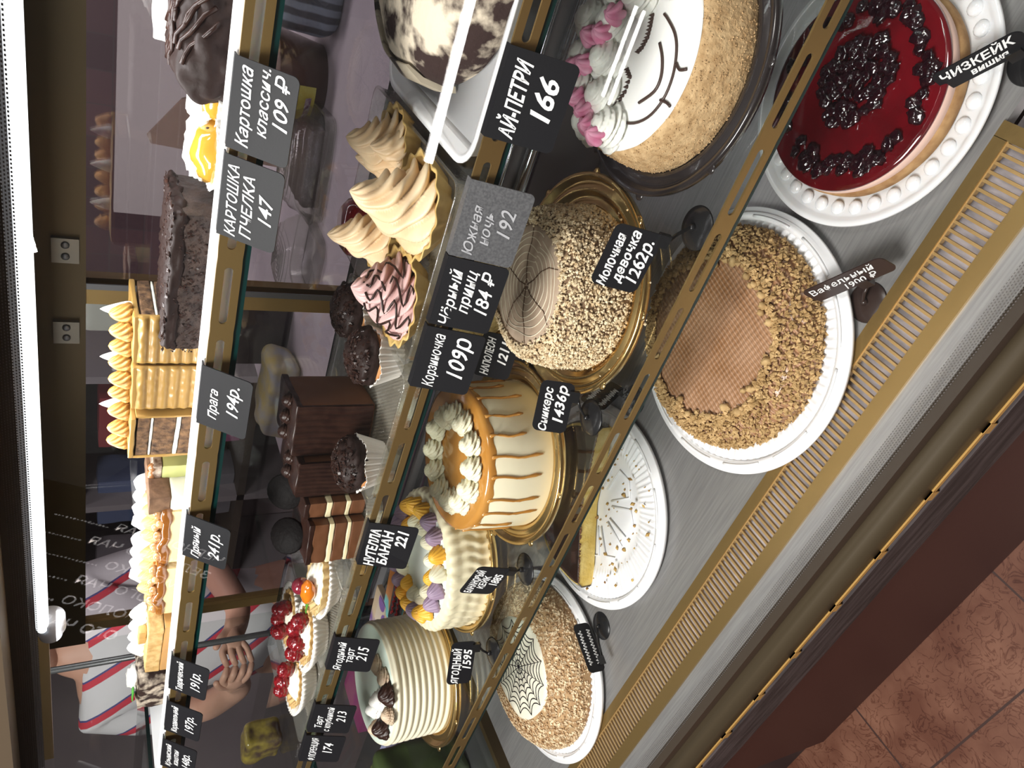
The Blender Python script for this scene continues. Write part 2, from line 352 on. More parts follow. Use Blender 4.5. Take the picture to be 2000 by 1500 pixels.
# ------------------------------------------------------------------ plates and boards
def noise2(p, s=1.): return mnoise.noise(Vector(p) * s)
def fluted_plate(label, x, y, r, ribs=90, oct_=False):
    p = thing('plastic_plate', label, 'plate', (x, y, .0005))
    pr = [(0, .004), (r * .50, .004), (r * .60, .004), (r * .64, .0065), (r * .68, .008)] + [(r * (.68 + .2 * i / 8), .008 + .004 * i / 8) for i in range(1, 9)] + [(r * .90, .010), (r * .905, .0145), (r * .955, .0145), (r * .96, .011), (r * .995, .011), (r, .009), (r * .99, .005), (r * .93, .003), (r * .6, .0), (0, 0)]
    def rf(a, rr, z):
        if r * .66 < rr < r * .90 and z > .007: z += .0022 * sin(ribs * a)
        return rr, z
    b = MB().lathe(pr, 360, rf)
    for k in range(12):
        a = 2 * pi * k / 12; b.tube(arc(0, 0, r * .93, a + .05, a + .42, 8, .0150), .0016, 6)
    if oct_:
        for k in range(8):
            a = 2 * pi * k / 8; q = lambda rr, aa: (rr * cos(aa), rr * sin(aa), .0052)
            b.tube([q(r * .22, a + .12), q(r * .5, a + .12), q(r * .55, a + .4), q(r * .5, a + .68), q(r * .22, a + .68)], .0015, 6)
    b.build('dish', WHITEP, p)
    return p
def gold_board(label, x, y, r, m, z=ZL + .0005, depth=.012):
    p = thing('cake_board', label, 'cake board', (x, y, z))
    pr = [(0, .003), (r * .70, .003), (r * .715, .006), (r * .74, .006), (r * .755, .003), (r * .80, .003), (r * .83, .0085), (r * .88, .0095), (r * .90, .0055), (r * .93, .0055), (r * .955, depth), (r * .985, depth + .0005), (r, depth - .001), (r * .995, .004), (r * .94, 0), (0, 0)]
    b = MB().lathe(pr, 120)
    for k in range(8):
        a = 2 * pi * k / 8 + .3; b.blob((r * .995 * cos(a), r * .995 * sin(a), depth - .002), (.006, .006, .0015), 0, n=10, m=6)
    b.build('dish', m, p)
    return p
def scatter_ring(n, r0, r1, zfn, sz, c=(0, 0), jit=.0):
    b = MB()
    for _ in range(n):
        a = random.uniform(0, 2 * pi); r = sqrt(random.uniform(r0 * r0, r1 * r1)); b.crumb((c[0] + r * cos(a), c[1] + r * sin(a), zfn(r, a) + random.uniform(-jit, jit)), random.uniform(*sz))
    return b
def side_crumbs(b, n, prof, sz, rough=.0015, amin=0, amax=2 * pi):
    seg = [(prof[i], prof[i + 1]) for i in range(len(prof) - 1)]; ln = [sqrt((p[0] - q[0]) ** 2 + (p[1] - q[1]) ** 2) * (p[0] + q[0]) for p, q in seg]
    for _ in range(n):
        p, q = random.choices(seg, ln)[0]; t = random.random(); a = random.uniform(amin, amax)
        r = p[0] + (q[0] - p[0]) * t + random.uniform(-rough, rough); z = p[1] + (q[1] - p[1]) * t + random.uniform(-rough, rough)
        b.crumb((r * cos(a), r * sin(a), max(.003, z)), random.uniform(*sz))
    return b

# ------------------------------------------------------------------ deck: wafer cake
fluted_plate('round white fluted plastic plate under the crumb-edged wafer cake', -.345, .511, .153, 84)
wc = thing('wafer_cake', 'round cake with ribbed caramel wafer top and thick tan crumb edge on the deck', 'cake', (-.343, .516, .006))
def waf_m():
    m = mat('waffle_sheet', (.30, .135, .05), .38, col2=(.44, .24, .13), scale=22, bump=0, coat=.25); nt = m.node_tree; N = nt.nodes; L = nt.links
    tc = N.new('ShaderNodeTexCoord'); mp = N.new('ShaderNodeMapping'); mp.inputs['Rotation'].default_value = (0, 0, .25); L.new(tc.outputs['Object'], mp.inputs[0])
    w = N.new('ShaderNodeTexWave'); w.inputs['Scale'].default_value = 62; w.inputs['Distortion'].default_value = 1.6; w.inputs['Detail'].default_value = 2; w.inputs['Detail Scale'].default_value = 1; L.new(mp.outputs[0], w.inputs['Vector'])
    w2 = N.new('ShaderNodeTexWave'); w2.bands_direction = 'Y'; w2.inputs['Scale'].default_value = 50; w2.inputs['Distortion'].default_value = 1.; L.new(mp.outputs[0], w2.inputs['Vector'])
    ad = N.new('ShaderNodeMath'); ad.operation = 'MULTIPLY_ADD'; ad.inputs[1].default_value = .35; L.new(w2.outputs['Fac'], ad.inputs[0]); L.new(w.outputs['Fac'], ad.inputs[2])
    bp = N.new('ShaderNodeBump'); bp.inputs['Strength'].default_value = .8; bp.inputs['Distance'].default_value = .0022; L.new(ad.outputs[0], bp.inputs['Height']); L.new(bp.outputs[0], N['Principled BSDF'].inputs['Normal'])
    # paler ridges of the wafer grid
    src = N['Principled BSDF'].inputs['Base Color'].links[0].from_socket; mx = N.new('ShaderNodeMixRGB'); mx.inputs[2].default_value = (.56, .36, .24, 1)
    r = N.new('ShaderNodeMath'); r.operation = 'MULTIPLY'; r.inputs[1].default_value = .45; L.new(w.outputs['Fac'], r.inputs[0]); L.new(r.outputs[0], mx.inputs[0]); L.new(src, mx.inputs[1]); L.new(mx.outputs[0], N['Principled BSDF'].inputs['Base Color'])
    return m
wp = [(.121, 0), (.125, .008), (.123, .020), (.114, .032), (.100, .039), (.085, .042), (.04, .043), (0, .042)]
MB().lathe(wp, 120, lambda a, r, z: (r * (1 + .01 * sin(3 * a)), z + (.0025 * noise2((r * cos(a), r * sin(a), 0), 18) if z > .04 else 0))).build('cake_body', waf_m(), wc)
CR = mat('tan_cake_crumbs', (.36, .22, .085), .75, col2=(.58, .39, .18), scale=90)
b = side_crumbs(MB(), 4200, [(.124, .004), (.126, .012), (.122, .024), (.112, .036), (.096, .044)], (.0014, .0036), .002)
for _ in range(700):
    a = random.uniform(0, 2 * pi); r = random.gauss(.0935, .0032) + .006 * noise2((cos(a) * 2, sin(a) * 2, 0)); b.crumb((r * cos(a), r * sin(a), .045), random.uniform(.0015, .0042))
for _ in range(26):
    a = random.uniform(0, 2 * pi); r = random.uniform(.08, .095); b.blob((r * cos(a), r * sin(a), .046), random.uniform(.003, .0055), .5, 2, 8, 6, seed=a)
stuff(b.build('crumb_coating', CR, wc))
# ------------------------------------------------------------------ deck: cherry cheesecake
pl = thing('plastic_plate', 'translucent dimpled plastic plate under the red glazed cheesecake', 'plate', (-.06, .522, .0005))
def dim(a, r, z):
    if .096 < r < .118: z += .004 * max(0, sin(30 * a)) ** 2 * sin((r - .096) / .022 * pi)
    return r, z
b = MB().lathe([(0, .003), (.09, .003), (.096, .004)] + [(.096 + .0022 * i, .004 + .0006 * i) for i in range(1, 11)] + [(.121, .0135), (.1265, .014), (.1275, .012), (.125, .009), (.1, .001), (0, 0)], 160)
for k in range(34): a_ = 2 * pi * k / 34; b.blob((.1085 * cos(a_), .1085 * sin(a_), .0085), (.0072, .0072, .0040), 0, n=14, m=8)
b.build('dish', mat('milky_plastic', (.74, .74, .75), .12, sss=.2, coat=.6), pl)
cc = thing('cheesecake', 'cheesecake with shiny dark red jelly and cherries on a biscuit base', 'cheesecake', (-.061, .520, .0045))
MB().lathe([(0, 0), (.0945, 0), (.0965, .004), (.0960, .013), (.0935, .015)], 120, lambda a, r, z: (r * (1 + .008 * noise2((4 * cos(a), 4 * sin(a), z * 60))), z)).build('biscuit_base', mat('biscuit_crust', (.26, .13, .05), .8, col2=(.42, .25, .11), scale=70, bump=.5), cc)
MB().lathe([(.0930, .012), (.0945, .019), (.0935, .025), (.090, .026)], 120).build('cream_layer', mat('pinkish_cream', (.70, .48, .40), .5, sss=.1), cc)
jel = mat('cherry_jelly', (.062, .002, .004), .05, col2=(.125, .003, .007), scale=16, coat=1., spec=.7)
MB().lathe([(.0925, .0235), (.0938, .0265), (.0925, .0285), (.089, .0295), (.04, .0297), (0, .0297)], 120, lambda a, r, z: (r, z + (.0007 * noise2((r * cos(a), r * sin(a), 3), 40) if z > .029 else 0))).build('jelly_glaze', jel, cc)
chm = mat('dark_cherry', (.006, .001, .003), .10, col2=(.022, .002, .005), scale=100, bump=.6, bscale=130, coat=1.)
ch0 = MB().blob((0, 0, 0), (.0066, .0058, .0040), .6, 1.8, 16, 12).build('cherry', chm, cc)
spots = []
for n_, lim in ((5000, 46), (9000, 99)):
    for _ in range(n_):
        if len(spots) >= lim: break
        if lim == 46: r = .040 * sqrt(random.random()); a = random.uniform(0, 2 * pi); q = (r * cos(a) + .008, r * sin(a) * .9 - .002)
        else: a = random.uniform(0, 2 * pi); r = random.gauss(.0725, .0042); q = (r * cos(a), r * sin(a))
        if all((q[0] - s[0]) ** 2 + (q[1] - s[1]) ** 2 > (.0084 if lim == 46 else .0076) ** 2 for s in spots): spots.append(q)
for i, (x, y) in enumerate(spots):
    o = ch0 if i == 0 else dup(ch0, cc)
    o.location = (x, y, .0315 + (.0015 if i < 46 else 0)); o.rotation_euler = (random.uniform(-.4, .4), random.uniform(-.4, .4), random.uniform(0, 6)); k = random.uniform(.75, 1.2) * (1 if i < 46 else 1.15); o.scale = (k, k, k * .8)
# ------------------------------------------------------------------ deck: half cake with chocolate glaze
fluted_plate('white plastic plate with scattered crumbs under the half-eaten chocolate glazed cake', -.688, .584, .151, 96, True)
hc = thing('sponge_cake', 'remaining half of a yellow sponge cake with shiny chocolate glaze, cut face showing', 'cake', (-.688, .584, .006))
YS = mat('yellow_sponge', (.72, .50, .12), .8, col2=(.85, .66, .24), scale=60, bump=.7, bscale=170)
A0, A1 = R_(18), R_(213)
rfz = lambda a, r, z: (r * (1 + .012 * noise2((3 * cos(a), 3 * sin(a), z * 20))), z)
def sector(prof, name, m, z0=0.):
    b = MB().lathe(prof, 90, rfz, a0=A0, a1=A1); return b.build(name, m, hc)
sector([(0, .001), (.112, .001), (.122, .006), (.123, .022), (.118, .030), (0, .030)], 'sponge', YS)
GLZ = mat('chocolate_glaze', (.035, .016, .012), .10, coat=1., bump=.25, bscale=35)
b = MB().lathe([(0, .0305), (.06, .0315), (.108, .0315), (.1165, .030), (.1235, .023), (.1242, .012), (.1225, .009), (.1222, .022), (.1160, .0285), (.06, .0300), (0, .0295)], 90, lambda a, r, z: (r * (1 + .012 * noise2((3 * cos(a), 3 * sin(a), z * 20))), z + (-.006 * max(0, sin(a * 13 + 2 * sin(3 * a))) if z < .013 else .0012 * noise2((r * cos(a), r * sin(a), 0), 30))), a0=A0 - .01, a1=A1 + .01)
b.build('chocolate_glaze', GLZ, hc)
# browned, glaze-streaked rims of the cut
for aa in (A0, A1):
    b = MB()
    for k in range(40):
        r = random.uniform(.0, .12); s_ = -1 if aa == A0 else 1
        b.blob((r * cos(aa) - s_ * -.0 * sin(aa), r * sin(aa), .029), (random.uniform(.002, .004), random.uniform(.001, .002), random.uniform(.001, .0022)), .4, 2, 8, 6, seed=k)
    b.build('browned_crust', mat('browned_crust', (.16, .06, .02), .6), hc)
cr = MB()
for _ in range(70):
    a = random.uniform(-2.7, .2); r = random.uniform(.02, .13); cr.crumb((-.688 + r * cos(a), .584 + r * sin(a), .0062 if r < .09 else .0145), random.choice((.0012, .0016, .0022, .0035)))
stuff(tag(cr.build('cake_crumbs', mat('toasted_crumbs', (.28, .12, .03), .7, col2=(.6, .42, .12), scale=60)), 'brown and yellow crumbs scattered on the emptied part of the white plate', 'crumbs'))
# ------------------------------------------------------------------ deck: spider web cake
fluted_plate('white fluted plate at the left end, under the cake with the spider web icing', -.993, .52, .150, 84)
sw = thing('nut_cake', 'large round cake rolled in nut flakes with a cream centre and black spider web icing', 'cake', (-.990, .524, .006))
sp = [(.124, 0), (.130, .010), (.127, .028), (.116, .042), (.100, .050), (.080, .052), (0, .051)]
MB().lathe(sp, 100).build('cake_body', mat('toasted_nut_base', (.36, .20, .09), .8, col2=(.5, .33, .17), scale=60), sw)
NF = mat('nut_flakes', (.34, .19, .08), .7, col2=(.80, .64, .42), scale=130, lo=.38, hi=.6)
b = MB()
def flake(b, p, s, nrm):
    n_ = Vector(nrm).normalized() + Vector([random.uniform(-.5, .5) for _ in range(3)]); n_.normalize(); u = n_.orthogonal().normalized(); w = n_.cross(u); a = random.uniform(0, 6.3); u, w = u * cos(a) + w * sin(a), w * cos(a) - u * sin(a)
    P = Vector(p); k = random.uniform(.45, 1)
    q = [P + u * s, P + w * s * k, P - u * s * .8, P - w * s * k * .8]; q2 = [x + n_ * s * .3 for x in q]
    b.add(q + q2, [(0, 3, 2, 1), (4, 5, 6, 7), (0, 1, 5, 4), (1, 2, 6, 5), (2, 3, 7, 6), (3, 0, 4, 7)], False)
seg = list(zip(sp[1:], sp[2:6])); ln = [sqrt((p[0] - q[0]) ** 2 + (p[1] - q[1]) ** 2) * (p[0] + q[0]) for p, q in seg]
for _ in range(5200):
    p, q = random.choices(seg, ln)[0]; t = random.random(); a = random.uniform(0, 2 * pi); r = p[0] + (q[0] - p[0]) * t; z = p[1] + (q[1] - p[1]) * t
    flake(b, (r * cos(a), r * sin(a), z + .001), random.uniform(.0014, .0032), (cos(a) * .5, sin(a) * .5, .6))
stuff(b.build('nut_flakes', NF, sw))
MB().lathe([(.079, .0515), (.078, .0535), (.07, .0545), (0, .0545)], 90, lambda a, r, z: (r * (1 + .03 * sin(5 * a + 1)), z)).build('cream_disc', mat('cream_icing', (.82, .78, .64), .35, sss=.1), sw)
b = MB(); NR = 13
for k in range(NR):
    a = 2 * pi * k / NR; b.tube([(r * cos(a), r * sin(a), .0548) for r in (.004, .03, .05, .074)], [.0007, .0005, .0005, .0003], 5, .6)
for rr in (.012, .022, .032, .042, .053, .064, .073):
    pts = []
    for k in range(NR):
        for t in range(6):
            u = t / 6; a = 2 * pi * (k + u) / NR; r = rr * (1 + .0 * a) - rr * .16 * sin(pi * u) ** .7 if True else rr
            pts.append((r * cos(a), r * sin(a), .0549))
    pts.append(pts[0]); b.tube(pts, .00085, 5, .6)
b.blob((0, 0, .055), (.0035, .0035, .0008), 0)
b.build('web_icing', mat('black_icing', (.012, .009, .012), .35), sw)

# ------------------------------------------------------------------ lower shelf: cake with a face
gold_board('shiny black plastic cake board under the cake with the smiling face', -.089, .594, .124, BOARDB)
fc = thing('face_cake', 'low white cake with sleeping smiling face, cream curls and pink flowers', 'cake', (-.089, .596, ZL + .004))
BS = mat('biscuit_crumb_side', (.40, .25, .115), .85, col2=(.58, .40, .21), scale=110, bump=.8, bscale=240)
fp = [(.1, .0), (.102, .004), (.101, .015), (.0965, .035), (.092, .047), (.088, .050)]
MB().lathe([(0, 0)] + fp + [(0, .050)], 160, lambda a, r, z: (r * (1 + .006 * noise2((6 * cos(a), 6 * sin(a), z * 50))), z)).build('biscuit_side', BS, fc)
stuff(side_crumbs(MB(), 3800, fp, (.0005, .0011), .0006).build('biscuit_crumbs', BS, fc))
MB().lathe([(.0885, .0500), (.0875, .0520), (.085, .0525), (.05, .0527), (0, .0528)], 120, lambda a, r, z: (r * (1 + .006 * noise2((5 * cos(a), 5 * sin(a), 1))), z)).build('white_icing', mat('white_icing', (.86, .86, .83), .4, sss=.1), fc)
DK = mat('chocolate_icing_line', (.055, .032, .026), .4)
zt = .0535
def line(name, pts, r, m, par, z, n=4):
    P = [(x, y, z) for x, y in pts]; Q = []
    for i in range(len(P) - 1):
        p0 = P[max(0, i - 1)]; p1 = P[i]; p2 = P[i + 1]; p3 = P[min(len(P) - 1, i + 2)]
        for j in range(n):
            t = j / n; Q.append(tuple(.5 * (2 * b_ + (c_ - a_) * t + (2 * a_ - 5 * b_ + 4 * c_ - d_) * t * t + (3 * b_ - a_ - 3 * c_ + d_) * t ** 3) for a_, b_, c_, d_ in zip(p0, p1, p2, p3)))
    Q.append(P[-1]); return MB().tube(Q, r, 7).build(name, m, par)
line('chin_line', [(-.057, -.014), (-.053, -.042), (-.04, -.062), (-.021, -.072), (-.001, -.072), (.017, -.064), (.028, -.053), (.035, -.037), (.037, -.03)], .0013, DK, fc, zt)
line('collar_line', [(.009, -.070), (.006, -.077), (.009, -.085)], .0014, DK, fc, zt); line('collar_line', [(-.022, -.069), (-.021, -.078), (-.022, -.084)], .0014, DK, fc, zt)
line('mouth', [(.016, -.039), (.007, -.05), (-.006, -.058), (-.019, -.057), (-.034, -.043)], .0014, DK, fc, zt)
for pts in ([(.032, -.015), (.024, -.018), (.015, -.020), (.006, -.018), (-.001, -.013)], [(-.016, -.009), (-.020, -.017), (-.033, -.018), (-.044, -.014), (-.048, -.013)]):
    b = MB()
    for i in range(len(pts) - 1):
        for j in range(3):
            t = j / 3; x = pts[i][0] * (1 - t) + pts[i + 1][0] * t; y = pts[i][1] * (1 - t) + pts[i + 1][1] * t
            b.swirl((x, y, zt - .001), .0024, .0048, 3, .2, .3, 1, 14, 8, lean=-.5)
    b.build('eyelashes', DK, fc)
CURL = mat('pale_mint_cream', (.86, .86, .79), .42, sss=.15); PINK = mat('pink_cream', (.70, .20, .36), .45, col2=(.80, .42, .55), scale=60, sss=.1)
for i, (x, y) in enumerate([(.004, .066), (.012, .030), (-.026, .056), (-.018, .020), (-.052, .040), (-.046, .006), (-.073, .012), (-.066, -.020), (.040, .042), (.044, .008), (.070, .010), (.070, -.026)]):
    o = MB().swirl((0, 0, 0), .0245, .024, 4, .30, 2.6, .50, 72, 22, base=.85, wav=.10).build('cream_curl', CURL, fc, loc=(x, y, .051)); o.rotation_euler = (.12 * sin(i), .12 * cos(i), i * 1.3)
for i, (x, y) in enumerate([(.022, .016), (.002, .026), (-.006, .040), (-.028, .030), (-.034, .046), (-.056, .026), (-.062, .010), (-.072, -.004), (-.076, -.022), (.052, .024), (.062, -.006)]):
    MB().swirl((0, 0, 0), .0125, .016, 5, .50, .35, .45, 60, 14, base=.8).build('pink_flower', PINK, fc, loc=(x, y, .066)).rotation_euler = (.25, -.1, i)
# ------------------------------------------------------------------ lower shelf: crumb cake with tree-ring top
gold_board('gold plastic board under the nut crumb cake with the tree-ring top', -.335, .600, .122, BOARDG)
mk = thing('nut_crumb_cake', 'tall cake coated in chopped pale nuts, beige top drawn like tree rings', 'cake', (-.331, .585, ZL + .004))
mp_ = [(.083, 0), (.086, .010), (.084, .040), (.078, .068), (.066, .076), (.062, .0745)]
MB().lathe([(0, 0)] + mp_ + [(0, .0745)], 100).build('cake_body', mat('milk_chocolate_sponge', (.20, .125, .07), .7), mk)
PN = mat('chopped_pale_nuts', (.56, .40, .22), .65, col2=(.84, .72, .50), scale=170)
b = side_crumbs(MB(), 9500, [(.084, .003), (.087, .012), (.085, .042), (.079, .069), (.067, .078)], (.0012, .0024), .0014)
for _ in range(500): a = random.uniform(0, 2 * pi); r = random.gauss(.0655, .0022); b.crumb((r * cos(a), r * sin(a), .078), random.uniform(.001, .0022))
for _ in range(40): a = random.uniform(-2.6, .2); r = random.uniform(.088, .11); b.crumb((r * cos(a), r * sin(a), .002), random.uniform(.001, .002))
stuff(b.build('chopped_nuts', PN, mk))
MB().lathe([(.062, .0745), (.061, .0762), (.05, .0765), (0, .0765)], 90).build('tree_ring_top', mat('beige_icing', (.42, .31, .22), .5, col2=(.52, .40, .30), scale=30, aniso=(1, 3, 1)), mk)
b = MB()
for i in range(8):
    r = .006 + .0068 * i; pts = [(r * (1 + .06 * sin(3 * t / 6 + i)) * cos(t * 2 * pi / 60), r * (1 + .05 * sin(t * 2 * pi / 20 + i)) * sin(t * 2 * pi / 60), .0768) for t in range(61)]; b.tube(pts, .00055, 5)
b.build('ring_line', mat('ivory_icing_line', (.78, .70, .54), .45), mk)
b = MB()
for k, a in enumerate((.5, 1.75, 2.9, 3.6, 4.5, 5.6)):
    b.tube([(r * cos(a + .12 * sin(r * 90 + k)), r * sin(a + .12 * sin(r * 90 + k)), .0769) for r in (.002, .015, .03, .045, .059)], [.0009, .0007, .0006, .0006, .0004], 5)
b.build('crack_line', mat('brown_icing_line', (.12, .065, .035), .5), mk)
# ------------------------------------------------------------------ lower shelf: caramel drip cake
gold_board('gold plastic board under the caramel drip cake', -.578, .592, .1175, BOARDG)
sn = thing('drip_cake', 'cream coloured cake with caramel drips and a ring of cream rosettes', 'cake', (-.576, .588, ZL + .004))
MB().lathe([(0, 0), (.0905, 0), (.0915, .004), (.0905, .045), (.088, .083), (.0855, .0865), (0, .0865)], 120).build('cake_body', mat('ivory_icing', (.80, .74, .54), .42, sss=.1), sn)
CA = mat('caramel', (.46, .20, .035), .16, coat=.8, col2=(.52, .25, .055), scale=20, sss=.1)
MB().lathe([(.0885, .0800), (.0892, .084), (.0870, .0880), (.083, .0892), (0, .0893)], 140, lambda a, r, z: (r, z - (.003 * (.5 + .5 * sin(22 * a)) if z < .083 else 0))).build('caramel_top', CA, sn)
for k in range(22):
    a = 2 * pi * k / 22 + random.uniform(-.04, .04); L_ = random.uniform(.045, .075); b = MB(); pts = []; rr = []
    for i in range(9):
        z = .084 - L_ * i / 8; r = .0885 + .0030 * min(1, (.084 - z) / .04); pts.append((r * cos(a + .015 * sin(i)), r * sin(a + .015 * sin(i)), z)); rr.append(.0017 if i < 7 else .0024)
    rr[0] = .0026; rr[-1] = .0012; b.tube(pts, rr, 7); b.build('caramel_drip', CA, sn)
RC = mat('butter_cream_rosette', (.84, .79, .58), .42, sss=.12)
r0 = MB().swirl((0, 0, 0), .0185, .021, 8, .34, 1.1, .50, 72, 18, base=.8, wav=.09).build('cream_rosette', RC, sn, loc=(.05, 0, .0885))
for i in range(12):
    a = 2 * pi * i / 12; o = r0 if i == 0 else dup(r0, sn); o.location = (.005 + .053 * cos(a), -.008 + .053 * sin(a), .0885); o.rotation_euler = (random.uniform(-.15, .15), random.uniform(-.15, .15), a * 2)
# ------------------------------------------------------------------ lower shelf: banana cake with coloured rosettes
gold_board('gold plastic board with a paper sticker, under the cake with purple and yellow rosettes', -.800, .617, .1125, BOARDG)
bc = thing('banana_cake', 'pale cream cake with wavy side and purple, yellow and white rosettes round its edge', 'cake', (-.800, .615, ZL + .004))
BCM = mat('pale_banana_cream', (.78, .71, .50), .45, sss=.12)
bpz = [(.097 + .0006 * sin(i * 1.5) + .001, i * .004) for i in range(16)]
MB().lathe([(0, 0), (.097, 0)] + bpz + [(.094, .0645), (0, .065)], 200, lambda a, r, z: (r + (.0019 * sin(44 * a + 1.6 * sin(z * 120)) if 0 < z < .064 and r > .05 else 0) + (.0016 * noise2((9 * cos(a), 9 * sin(a), z * 60)) if r > .05 else 0), z)).build('cake_body', BCM, bc)
MB().lathe([(.086, .0645), (.084, .067), (0, .0675)], 80).build('white_top', mat('mint_white_cream', (.80, .84, .76), .4, sss=.1), bc)
cols = {'p': mat('purple_cream', (.33, .24, .34), .45, sss=.1), 'y': mat('yellow_cream', (.86, .46, .05), .45, sss=.1), 'w': mat('ivory_rosette_cream', (.82, .78, .58), .45, sss=.1)}
rz_ = {}
for c_, lab in (('p', 'purple rosette'), ('y', 'yellow rosette'), ('w', 'ivory rosette')):
    rz_[c_] = MB().swirl((0, 0, 0), .0155, .0205, 13, .16, .10, .46, 104, 16, base=.78).build('rosette', cols[c_], bc); rz_[c_]['label'] = lab
N_ = 20; seq = 'pyw' * 8; used = set()
for i in range(N_):
    a = 2 * pi * i / N_; c_ = 'pywyp'[i % 5] if i % 2 else 'py'[(i // 2) % 2]
    o = rz_[c_] if c_ not in used else dup(rz_[c_], bc); used.add(c_); o.location = (.0745 * cos(a), .0745 * sin(a), .0655); o.rotation_euler = (.35 * sin(a) * -1, .35 * cos(a), a)
for i in range(13):
    a = 2 * pi * (i + .5) / 13; c_ = 'wwyw'[i % 4]; o = dup(rz_[c_], bc); o.location = (.052 * cos(a), .052 * sin(a), .0655); o.scale = (.9, .9, .8); o.rotation_euler = (0, 0, a)
tk = MB().box(-.006, .006, -.0002, .0002, 0, .014).build('barcode_sticker', mat('sticker_paper', (.8, .74, .74), .5, col2=(.75, .12, .16), scale=6, tex='wave'), None, loc=(-.688, .5875, ZL + .004))
tag(tk, 'small pink and white price sticker on the gold board rim', 'sticker')
# ------------------------------------------------------------------ lower shelf: ridged cake
gold_board('gold plastic board under the ridged ivory cake, leftmost of the gold boards', -1.036, .577, .113, BOARDG)
rc = thing('ridged_cake', 'tall ivory cake with combed horizontal ridges and chocolate and coffee rosettes on top', 'cake', (-1.036, .577, ZL + .004))
pr = [(0, 0), (.090, 0)]
for i in range(9):
    z = .004 + i * .0098
    for t in range(6): pr.append((.0885 + .0028 * sin(pi * t / 5), z + .0098 * t / 6))
pr += [(.0885, .0925), (.087, .0945), (0, .0945)]
MB().lathe(pr, 110).build('cake_body', mat('ivory_comb_icing', (.80, .75, .58), .42, sss=.12), rc)
MB().lathe([(.0865, .0945), (.084, .0955), (0, .0957)], 80).build('mint_top', mat('pale_mint_glaze', (.66, .76, .66), .3, sss=.1), rc)
COF = mat('coffee_cream', (.50, .34, .22), .45, col2=(.72, .60, .44), scale=50)
def top_ros(par, x, y, z, r, h, m, lobes, nm, lab=None, tw=1.3):
    o = MB().swirl((0, 0, 0), r, h, lobes, .3, tw, .6, 64, 14, base=.8, wav=.05).build(nm, m, par, loc=(x, y, z)); o.rotation_euler = (0, 0, x * 90)
    if lab: o['label'] = lab
top_ros(rc, .046, .000, .0955, .020, .013, COF, 6, 'rosette', 'coffee rosette'); top_ros(rc, .058, -.030, .0955, .019, .014, COF, 6, 'rosette', 'coffee rosette'); top_ros(rc, .034, -.073, .0955, .017, .016, COF, 9, 'rosette', 'coffee rosette'); top_ros(rc, -.022, -.060, .0955, .017, .020, COF, 9, 'rosette', 'coffee rosette')
top_ros(rc, .056, -.054, .0955, .021, .020, CHOC, 9, 'rosette', 'chocolate rosette', .5); top_ros(rc, -.002, -.072, .0955, .020, .022, CHOC, 9, 'rosette', 'chocolate rosette', .5)
top_ros(rc, .020, -.040, .0955, .019, .022, WHITEC, 12, 'rosette', 'white rosette', .8); top_ros(rc, -.004, -.040, .0955, .018, .022, WHITEC, 12, 'rosette', 'white rosette', .8)
# ------------------------------------------------------------------ lower shelf: golden crumb cake behind
gold_board('gold plastic board standing behind, under the golden crumb cake', -.43, .785, .105, BOARDG)
nc = thing('layer_cake', 'low layered cake dusted with fine golden crumbs, behind the nut crumb cake', 'cake', (-.43, .785, ZL + .004))
npf = [(.082, 0), (.085, .005), (.084, .050), (.078, .055)]
MB().lathe([(0, 0)] + npf + [(0, .056)], 80).build('cake_body', mat('golden_crumb', (.50, .36, .13), .8, col2=(.68, .52, .24), scale=120, bump=.8, bscale=220), nc)
b = side_crumbs(MB(), 1400, npf, (.0008, .0018), .001)
for _ in range(1400): a = random.uniform(0, 2 * pi); r = .082 * sqrt(random.random()); b.crumb((r * cos(a), r * sin(a), .0565), random.uniform(.0008, .0018))
stuff(b.build('golden_crumbs', mat('golden_crumb', (.5, .36, .13)), nc))

# ------------------------------------------------------------------ price tags
def lettering(lines, w, h, m, par, M, seed=0, shear=.25, bold=.0):
    """lines: (text, height, x, y) inside a card of w x h centred on the origin, facing -y"""
    b = MB()
    for k, (txt, th, tx, ty) in enumerate(lines):
        cu = bpy.data.curves.new('t', 'FONT'); cu.body = txt; cu.size = th * 1.35; cu.align_x = 'CENTER'; cu.align_y = 'CENTER'; cu.shear = shear; cu.offset = bold + .014 * th; cu.resolution_u = 3; cu.space_character = 1.02
        to = bpy.data.objects.new('t', cu); C.objects.link(to); dg = bpy.context.evaluated_depsgraph_get(); me = bpy.data.meshes.new_from_object(to.evaluated_get(dg))
        xs = [v.co.x for v in me.vertices]; ww = max(xs) - min(xs); mxw = w * .86; sx = min(1, mxw / ww); mid = (max(xs) + min(xs)) / 2
        V = []
        for v in me.vertices:
            x, y = (v.co.x - mid) * sx, v.co.y; q = Vector((x * 130 + seed * 9, y * 130, k)); nz = mnoise.noise(q); nz2 = mnoise.noise(q + Vector((31, 7, 0)))
            V.append((tx + x + nz * th * .07, -.0011, ty + y + nz2 * th * .10 + x * .04))
        b.add(V, [tuple(p.vertices)[::1] for p in me.polygons], False)
        bpy.data.objects.remove(to); bpy.data.meshes.remove(me); bpy.data.curves.remove(cu)
    return b.build('lettering', m, par, M)
def scribble(w, h, rows, m, par, M, r=.0007):
    b = MB()
    for k in range(rows):
        z = h * (.25 - .5 * k) if rows > 1 else 0; n = 60
        b.tube([(-w / 2 + w * i / n, -.0012, z + h * .13 * sin(i * 1.15 + k) * (.5 + .5 * sin(i * .37 + 2 * k) ** 2)) for i in range(n + 1)], r, 5)
    return b.build('lettering', m, par, M)
